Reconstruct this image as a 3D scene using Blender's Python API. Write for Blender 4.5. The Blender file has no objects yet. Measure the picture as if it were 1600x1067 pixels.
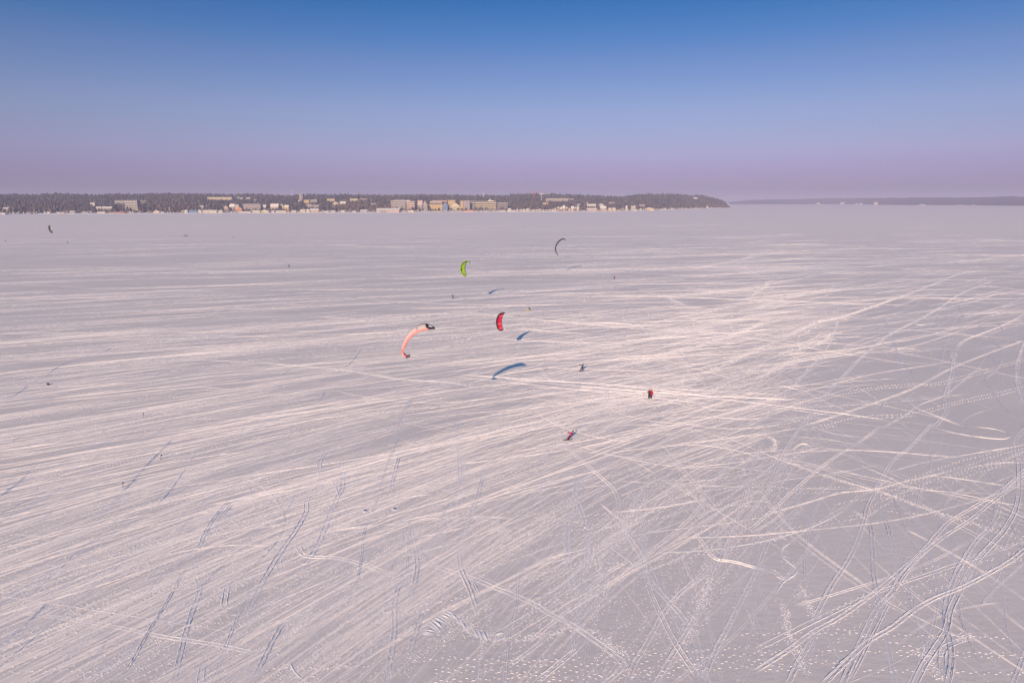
import bpy, bmesh, math, random
import numpy as np
from mathutils import Vector, Matrix
R = math.radians
rng = np.random.default_rng(7)
random.seed(7)
scene = bpy.context.scene
C = scene.collection

# ------------------------------------------------------------------ camera
CAM_H = 36.0
PITCH = R(11.55)
FPX = 1600 * 24 / 36.0
cam_data = bpy.data.cameras.new('camera')
cam = bpy.data.objects.new('camera', cam_data)
C.objects.link(cam)
cam.location = (0, 0, CAM_H)
cam.rotation_euler = (R(90) - PITCH, 0, 0)
cam_data.lens = 24
cam_data.sensor_width = 36
cam_data.clip_start = 0.5
cam_data.clip_end = 90000
scene.camera = cam

# ------------------------------------------------------------------ sky and sun
SUN_EL, SUN_AZ = R(18.0), R(13.8)      # shadows run away from the camera, a little to the right
world = bpy.data.worlds.new('World')
scene.world = world
world.use_nodes = True
wn, wl = world.node_tree.nodes, world.node_tree.links
sky = wn.new('ShaderNodeTexSky')
sky.sky_type = 'NISHITA'
sky.sun_disc = False
sky.sun_elevation = SUN_EL
sky.sun_rotation = R(180) + SUN_AZ
tc = wn.new('ShaderNodeTexCoord')
sep = wn.new('ShaderNodeSeparateXYZ')
wl.new(tc.outputs['Generated'], sep.inputs[0])
ramp = wn.new('ShaderNodeValToRGB')
ramp.color_ramp.interpolation = 'LINEAR'
# colour cast of the air by height above the horizon (deep blue above, mauve winter haze below)
stops = [(0.0, (.47, .45, 1.22)), (2.3, (.56, .465, 1.10)), (3.8, (.62, .53, 1.02)), (5.3, (.60, .56, .95)),
         (6.8, (.59, .58, .93)), (8.2, (.52, .56, .91)), (10.6, (.38, .50, .87)), (12.4, (.22, .45, .85)),
         (15, (.08, .375, .79)), (19, (.08, .41, .87)), (30, (.16, .66, 1.15)), (90, (.5, 1.5, 1.75))]
el = ramp.color_ramp.elements
while len(el) < len(stops):
    el.new(0.5)
for e, (deg, col) in zip(el, stops):
    e.position = math.sin(R(deg))
    e.color = (*col, 1)
wl.new(sep.outputs['Z'], ramp.inputs[0])
mul = wn.new('ShaderNodeMix')
mul.data_type = 'RGBA'
mul.blend_type = 'MULTIPLY'
mul.inputs[0].default_value = 1.0
wl.new(sky.outputs[0], mul.inputs[6])
wl.new(ramp.outputs[0], mul.inputs[7])
bg = wn['Background']
wl.new(mul.outputs[2], bg.inputs[0])
bg.inputs[1].default_value = 0.09

sun_data = bpy.data.lights.new('sun', 'SUN')
sun_data.energy = 5.0
sun_data.color = (1.0, .74, .48)
sun_data.angle = R(0.5)
sun = bpy.data.objects.new('sun', sun_data)
C.objects.link(sun)
_d = Vector((math.sin(SUN_AZ) * math.cos(SUN_EL), math.cos(SUN_AZ) * math.cos(SUN_EL), -math.sin(SUN_EL)))
sun.rotation_euler = _d.to_track_quat('-Z', 'Y').to_euler()

scene.view_settings.view_transform = 'Standard'
scene.view_settings.look = 'None'
scene.view_settings.exposure = 0.19
scene.view_settings.gamma = 1
scene.render.engine = 'CYCLES'
cy = scene.cycles
cy.use_denoising = True
cy.max_bounces = 4
cy.diffuse_bounces = 2
cy.volume_bounces = 0
cy.transparent_max_bounces = 8
cy.sample_clamp_indirect = 3

# ------------------------------------------------------------------ helpers
cp, sp = math.cos(PITCH), math.sin(PITCH)

def ray(px, py):
    a = (np.asarray(px, float) - 800) / FPX
    b = (533.5 - np.asarray(py, float)) / FPX
    return a, cp + b * sp, -sp + b * cp          # x, y, z direction

def ground(px, py):
    x, y, z = ray(px, py)
    t = CAM_H / np.maximum(-z, 1e-5)
    return np.stack([x * t, y * t], -1)

def at_depth(px, py, Y):
    x, y, z = ray(px, py)
    t = Y / y
    return np.array([x * t, Y, CAM_H + z * t])

def project(x, y, z):
    zc = y * cp + (CAM_H - z) * sp
    yc = (z - CAM_H) * cp + y * sp
    return 800 + FPX * x / zc, 533.5 - FPX * yc / zc

def mat(name, col, rough=.6, spec=.3, noise=0, nscale=1, sheen=0, metallic=0):
    m = bpy.data.materials.new(name)
    m.use_nodes = True
    n, l = m.node_tree.nodes, m.node_tree.links
    b = n['Principled BSDF']
    b.inputs['Base Color'].default_value = (*col, 1)
    b.inputs['Roughness'].default_value = rough
    b.inputs['Specular IOR Level'].default_value = spec
    b.inputs['Metallic'].default_value = metallic
    if noise:
        t = n.new('ShaderNodeTexCoord')
        x = n.new('ShaderNodeTexNoise')
        x.inputs['Scale'].default_value = nscale
        x.inputs['Detail'].default_value = 5
        r = n.new('ShaderNodeValToRGB')
        r.color_ramp.elements[0].position = .3
        r.color_ramp.elements[1].position = .7
        r.color_ramp.elements[0].color = (*[c * (1 - noise) for c in col], 1)
        r.color_ramp.elements[1].color = (*[min(1, c * (1 + noise)) for c in col], 1)
        l.new(t.outputs['Object'], x.inputs[0])
        l.new(x.outputs[0], r.inputs[0])
        l.new(r.outputs[0], b.inputs['Base Color'])
    return m

def set_props(o, label=None, cat=None, group=None, kind=None):
    if label: o['label'] = label
    if cat: o['category'] = cat
    if group: o['group'] = group
    if kind: o['kind'] = kind
    return o

def link_mesh(name, me, m, parent=None):
    o = bpy.data.objects.new(name, me)
    if m is not None:
        me.materials.append(m)
    C.objects.link(o)
    if parent is not None:
        o.parent = parent
    return o

def np_mesh(name, verts, faces, m, parent=None, smooth=False):
    """verts (N,3); faces (M,k) all of one size."""
    me = bpy.data.meshes.new(name)
    verts = np.asarray(verts, np.float32)
    faces = np.asarray(faces, np.int32)
    me.vertices.add(len(verts))
    me.vertices.foreach_set('co', verts.ravel())
    k = faces.shape[1]
    me.loops.add(faces.size)
    me.loops.foreach_set('vertex_index', faces.ravel())
    me.polygons.add(len(faces))
    me.polygons.foreach_set('loop_start', np.arange(0, faces.size, k, dtype=np.int32))
    me.polygons.foreach_set('use_smooth', np.full(len(faces), smooth))
    me.update(calc_edges=True)
    return link_mesh(name, me, m, parent)

def empty(name, loc, label, cat, group=None):
    o = bpy.data.objects.new(name, None)
    C.objects.link(o)
    o.location = loc
    o.empty_display_size = .3
    return set_props(o, label, cat, group)

class MB:
    """collects plain shapes into one mesh"""
    def __init__(s): s.v, s.f = [], []
    def add(s, vs, fs):
        n = len(s.v)
        s.v += [tuple(v) for v in vs]
        s.f += [tuple(i + n for i in f) for f in fs]
    def box(s, x0, x1, y0, y1, z0, z1):
        vs = [(x, y, z) for z in (z0, z1) for y in (y0, y1) for x in (x0, x1)]
        s.add(vs, [(0, 2, 3, 1), (4, 5, 7, 6), (0, 1, 5, 4), (2, 6, 7, 3), (0, 4, 6, 2), (1, 3, 7, 5)])
    def tube(s, pts, rad, n=8, cap=True):
        pts = [Vector(p) for p in pts]
        rr = rad if hasattr(rad, '__len__') else [rad] * len(pts)
        rings = []
        up = Vector((0, 0, 1))
        for i, p in enumerate(pts):
            d = (pts[min(i + 1, len(pts) - 1)] - pts[max(i - 1, 0)]).normalized()
            if abs(d.dot(up)) > .95: up = Vector((1, 0, 0))
            a = d.cross(up).normalized()
            b = d.cross(a).normalized()
            rings.append([p + (a * math.cos(t) + b * math.sin(t)) * rr[i] for t in [2 * math.pi * k / n for k in range(n)]])
        vs = [v for r_ in rings for v in r_]
        fs = []
        for i in range(len(rings) - 1):
            for k in range(n):
                fs.append((i * n + k, i * n + (k + 1) % n, (i + 1) * n + (k + 1) % n, (i + 1) * n + k))
        if cap:
            fs.append(tuple(reversed(range(n))))
            fs.append(tuple(range(len(vs) - n, len(vs))))
        s.add(vs, fs)
    def ball(s, c, r, sx=1, sy=1, sz=1, nu=10, nv=7):
        vs, fs = [], []
        for j in range(nv + 1):
            t = math.pi * j / nv
            for i in range(nu):
                a = 2 * math.pi * i / nu
                vs.append((c[0] + r * sx * math.sin(t) * math.cos(a), c[1] + r * sy * math.sin(t) * math.sin(a), c[2] + r * sz * math.cos(t)))
        for j in range(nv):
            for i in range(nu):
                fs.append((j * nu + i, (j + 1) * nu + i, (j + 1) * nu + (i + 1) % nu, j * nu + (i + 1) % nu))
        s.add(vs, fs)
    def build(s, name, m, parent=None, smooth=False):
        me = bpy.data.meshes.new(name)
        me.from_pydata(s.v, [], s.f)
        me.update()
        if smooth:
            me.polygons.foreach_set('use_smooth', [True] * len(me.polygons))
        return link_mesh(name, me, m, parent)

def smooth_noise(n, step=6, r=None):
    r = rng
    k = max(2, n // step + 3)
    return np.interp(np.linspace(0, k - 1, n), np.arange(k), r.normal(0, 1, k))

# ------------------------------------------------------------------ snow on the frozen lake
def snow_material(name, base, bump=True, dark=.92):
    m = bpy.data.materials.new(name)
    m.use_nodes = True
    n, l = m.node_tree.nodes, m.node_tree.links
    b = n['Principled BSDF']
    b.inputs['Roughness'].default_value = .55
    b.inputs['Specular IOR Level'].default_value = .25
    t = n.new('ShaderNodeTexCoord')
    mp = n.new('ShaderNodeMapping')
    mp.inputs['Rotation'].default_value = (0, 0, R(-35))
    mp.inputs['Scale'].default_value = (.62, 1.15, 1)
    l.new(t.outputs['Object'], mp.inputs[0])
    big = n.new('ShaderNodeTexNoise')
    big.inputs['Scale'].default_value = .035
    big.inputs['Detail'].default_value = 6
    big.inputs['Roughness'].default_value = .6
    l.new(mp.outputs[0], big.inputs[0])
    rp = n.new('ShaderNodeValToRGB')
    rp.color_ramp.elements[0].position = .35
    rp.color_ramp.elements[1].position = .65
    rp.color_ramp.elements[0].color = (*[c * dark for c in base], 1)
    rp.color_ramp.elements[1].color = (*base, 1)
    l.new(big.outputs[0], rp.inputs[0])
    # far brightness painted into the base colour: paler with distance from the camera
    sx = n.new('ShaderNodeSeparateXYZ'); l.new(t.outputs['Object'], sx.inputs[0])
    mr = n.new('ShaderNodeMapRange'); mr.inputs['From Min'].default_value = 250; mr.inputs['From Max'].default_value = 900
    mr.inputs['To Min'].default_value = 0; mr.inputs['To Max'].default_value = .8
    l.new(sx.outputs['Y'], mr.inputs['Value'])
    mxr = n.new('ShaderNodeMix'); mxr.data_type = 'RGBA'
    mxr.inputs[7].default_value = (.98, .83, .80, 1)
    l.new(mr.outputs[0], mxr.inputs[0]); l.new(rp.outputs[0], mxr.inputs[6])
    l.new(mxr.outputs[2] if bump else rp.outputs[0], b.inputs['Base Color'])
    if bump:
        f1 = n.new('ShaderNodeTexNoise')
        f1.inputs['Scale'].default_value = 1.1
        f1.inputs['Detail'].default_value = 5
        l.new(mp.outputs[0], f1.inputs[0])
        f2 = n.new('ShaderNodeTexNoise')
        f2.inputs['Scale'].default_value = 5
        f2.inputs['Detail'].default_value = 3
        l.new(t.outputs['Object'], f2.inputs[0])
        bp = n.new('ShaderNodeBump')
        bp.inputs['Distance'].default_value = .10
        bp.inputs['Strength'].default_value = .38
        bp2 = n.new('ShaderNodeBump')
        bp2.inputs['Distance'].default_value = .02
        bp2.inputs['Strength'].default_value = .5
        l.new(f1.outputs[0], bp.inputs['Height'])
        l.new(f2.outputs[0], bp2.inputs['Height'])
        l.new(bp.outputs[0], bp2.inputs['Normal'])
        l.new(bp2.outputs[0], b.inputs['Normal'])
    return m

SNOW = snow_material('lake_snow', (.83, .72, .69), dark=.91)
TRK = snow_material('broken_snow', (.86, .795, .825), bump=False, dark=.97)

gm = MB()
NG = 24
xs = np.linspace(-30000, 30000, NG + 1)
ys = np.linspace(-30000, 30000, NG + 1)
vv = np.stack(np.meshgrid(xs, ys, indexing='ij'), -1).reshape(-1, 2)
vv = np.concatenate([vv, np.zeros((len(vv), 1))], 1)
idx = np.arange((NG + 1) ** 2).reshape(NG + 1, NG + 1)
fq = np.stack([idx[:-1, :-1], idx[1:, :-1], idx[1:, 1:], idx[:-1, 1:]], -1).reshape(-1, 4)
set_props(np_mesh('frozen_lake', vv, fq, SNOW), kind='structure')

# ---- tracks pressed in the snow: real ridges and grooves standing a few centimetres over the sheet
PROFILES = {   # ridges of thrown snow; between them the bare sheet shows
    'ski':    ([-.25, -.17, -.09, .0, .09, .17, .25], [-.01, .034, -.01, -.01, -.01, .034, -.01]),
    'thin':   ([-.11, .0, .11], [-.01, .030, -.01]),
    'double': ([-.42, -.33, -.24, -.17, -.10, .10, .17, .24, .33, .42], [-.01, .045, -.01, .026, -.01, -.01, .026, -.01, .045, -.01]),
    'wide':   ([-.50, -.40, -.29, -.12, .0, .12, .29, .40, .50], [-.01, .055, -.01, -.01, .012, -.01, -.01, .055, -.01]),
    'far':    ([-.26, -.10, .10, .26], [-.01, .045, .04, -.01]),
    'edge':   ([-.18, -.03, .18], [-.01, .05, -.01]),
}

def resample(p, base=.45):
    p = np.asarray(p, float)
    # Catmull-Rom through the traced points, then steps that grow with distance
    q = np.vstack([2 * p[0] - p[1], p, 2 * p[-1] - p[-2]])
    out = []
    for i in range(1, len(q) - 2):
        t = np.linspace(0, 1, 24, endpoint=False)[:, None]
        a, b, c, d = q[i - 1], q[i], q[i + 1], q[i + 2]
        out.append(.5 * ((2 * b) + (c - a) * t + (2 * a - 5 * b + 4 * c - d) * t ** 2 + (3 * b - a - 3 * c + d) * t ** 3))
    out.append(p[-1:])
    p = np.vstack(out)
    seg = np.hypot(*(p[1:] - p[:-1]).T)
    s = np.concatenate([[0], np.cumsum(seg)])
    dist = np.hypot(p[:, 0], p[:, 1])
    st = np.clip(base * dist / 90, .35, 3.0)
    u = np.concatenate([[0], np.cumsum(seg / st[:-1])])
    n = int(max(6, min(900, u[-1])))
    k = np.linspace(0, u[-1], n)
    return np.stack([np.interp(k, u, p[:, 0]), np.interp(k, u, p[:, 1])], -1)

def ribbon(p, prof, hs=1.0, ws=1.0, rough=.24):
    """p (N,2) on the ground -> verts, faces of the pressed track"""
    off, h = [np.array(a, float) for a in PROFILES[prof]]
    off = off * ws
    t = np.gradient(p, axis=0)
    t /= np.maximum(np.hypot(t[:, 0], t[:, 1])[:, None], 1e-6)
    nrm = np.stack([t[:, 1], -t[:, 0]], -1)
    N, K = len(p), len(off)
    env = np.minimum(1, np.minimum(np.arange(N), np.arange(N)[::-1]) / 5.0)
    patch = np.clip(1 + .40 * smooth_noise(N, 14), .15, 1.7)
    jit = rng.normal(0, rough, (N, K)) * .5 + (rng.normal(0, rough, (N, 1)))
    hh = h[None, :] * hs * env[:, None] * patch[:, None] * np.clip(1 + jit, .15, 2.2)
    hh = np.where(h[None, :] < 0, -.01, np.maximum(hh, -.005))
    oo = off[None, :] + rng.normal(0, .03 * ws, (N, K)) * (np.abs(off) > .05)
    xy = p[:, None, :] + nrm[:, None, :] * oo[:, :, None]
    v = np.concatenate([xy, hh[:, :, None]], -1).reshape(-1, 3)
    i = np.arange(N * K).reshape(N, K)
    f = np.stack([i[:-1, :-1], i[:-1, 1:], i[1:, 1:], i[1:, :-1]], -1).reshape(-1, 4)
    return v, f

class Bag:
    def __init__(s): s.v, s.f, s.n = [], [], 0
    def add(s, v, f):
        s.v.append(v); s.f.append(f + s.n); s.n += len(v)
    def build(s, name, m, smooth=False):
        return np_mesh(name, np.vstack(s.v), np.vstack(s.f), m, smooth=smooth)

def clumps(bag, xy, rad, hgt):
    """small broken blocks of snow: jittered five-sided lumps"""
    n = len(xy)
    if n == 0: return
    a = np.arange(5) * 2 * np.pi / 5
    a = a[None, :] + rng.uniform(0, 6.28, (n, 1))
    r = rad[:, None] * rng.uniform(.6, 1.35, (n, 5))
    base = np.stack([xy[:, :1] + np.cos(a) * r, xy[:, 1:] + np.sin(a) * r, np.full((n, 5), -.01)], -1)
    top = np.concatenate([xy + rng.normal(0, .25, (n, 2)) * rad[:, None], hgt[:, None]], 1)[:, None, :]
    v = np.concatenate([base, top], 1).reshape(-1, 3)
    o = (np.arange(n) * 6)[:, None, None]
    f = np.array([[k, (k + 1) % 5, 5] for k in range(5)])[None] + o
    bag.add(v, f.reshape(-1, 3))

def along(p, spacing):
    seg = np.hypot(*(p[1:] - p[:-1]).T)
    s = np.concatenate([[0], np.cumsum(seg)])
    n = max(2, int(s[-1] / spacing))
    k = np.linspace(0, s[-1], n)
    q = np.stack([np.interp(k, s, p[:, 0]), np.interp(k, s, p[:, 1])], -1)
    t = np.gradient(q, axis=0)
    t /= np.maximum(np.hypot(t[:, 0], t[:, 1])[:, None], 1e-6)
    return q, t, np.stack([t[:, 1], -t[:, 0]], -1)

random_tracks = Bag()
print_bag = Bag()
chunk_bag = Bag()

def footprints(p, lines=1, spread=.9, step=.44, big=1.0):
    """prints: a dug toe pit's far lip - a crescent lip of snow per step, left and right alternating"""
    for k in range(lines):
        q, t, nr = along(p, step)
        n = len(q)
        side = np.where(np.arange(n) % 2 == 0, 1, -1) * .10
        q = q + nr * (side + (k - (lines - 1) / 2) * spread + .12 * smooth_noise(n, 14))[:, None] + rng.normal(0, .03, (n, 2))
        keep = (rng.uniform(0, 1, n) > .07) & (smooth_noise(n, 16) > -1.3)
        q, t, nr = q[keep], t[keep], nr[keep]
        n = len(q)
        # oval lip ring of 6 outer, 6 top and one low middle vertex
        a = np.arange(6) * np.pi / 3
        L = .135 * big * rng.uniform(.55, 1.5, (n, 1)); W = .06 * big * rng.uniform(.6, 1.5, (n, 1))
        def ring(s, z):
            xy = q[:, None] + t[:, None] * (np.cos(a)[None] * L * s)[:, :, None] + nr[:, None] * (np.sin(a)[None] * W * s)[:, :, None]
            return np.concatenate([xy, z], -1)
        z0 = np.full((n, 6, 1), -.01)
        z1 = (.026 * big * rng.uniform(.5, 1.5, (n, 6, 1)))
        mid = np.concatenate([q, np.full((n, 1), .008)], 1)[:, None]
        v = np.concatenate([ring(1.0, z0), ring(.62, z1), mid], 1).reshape(-1, 3)
        o = (np.arange(n) * 13)[:, None, None]
        f = []
        for j in range(6):
            jj = (j + 1) % 6
            f += [[j, jj, 6 + jj], [j, 6 + jj, 6 + j], [6 + j, 6 + jj, 12]]
        print_bag.add(v, (np.array(f)[None] + o).reshape(-1, 3))

def chunk_path(p, width=.6, dens=9, big=1.0):
    dens = dens * 2.2
    q, t, nr = along(p, 1.0 / dens)
    n = len(q)
    lat = rng.normal(0, width * .5, n) * np.clip(1 + .5 * smooth_noise(n, 30), .3, 2)
    keep = (smooth_noise(n, 45) > -1.1) & (rng.uniform(0, 1, n) < np.minimum(1, np.minimum(np.arange(n), np.arange(n)[::-1]) / (.22 * n)))
    xy = (q + nr * lat[:, None] + rng.normal(0, .1, (n, 2)))[keep]
    dist = np.hypot(xy[:, 0], xy[:, 1])
    s = np.clip(dist / 150, .7, 1.5) * big
    rad = (.035 + .10 * rng.uniform(0, 1, len(xy)) ** 2.2) * s
    clumps(chunk_bag, xy, rad, rad * rng.uniform(.25, .6, len(xy)))

# ------------------------------------------------------------------ the trails one can follow (image tiles -> ground)
TILE = {'BL': (0, 667, .375), 'BM': (400, 667, .375), 'BC': (800, 667, .375), 'BR': (1200, 667, .375),
        'U0': (0, 400, .25), 'U1': (400, 400, .25), 'U2': (800, 400, .25), 'U3': (1200, 400, .25), 'PX': (0, 0, 1)}
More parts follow.
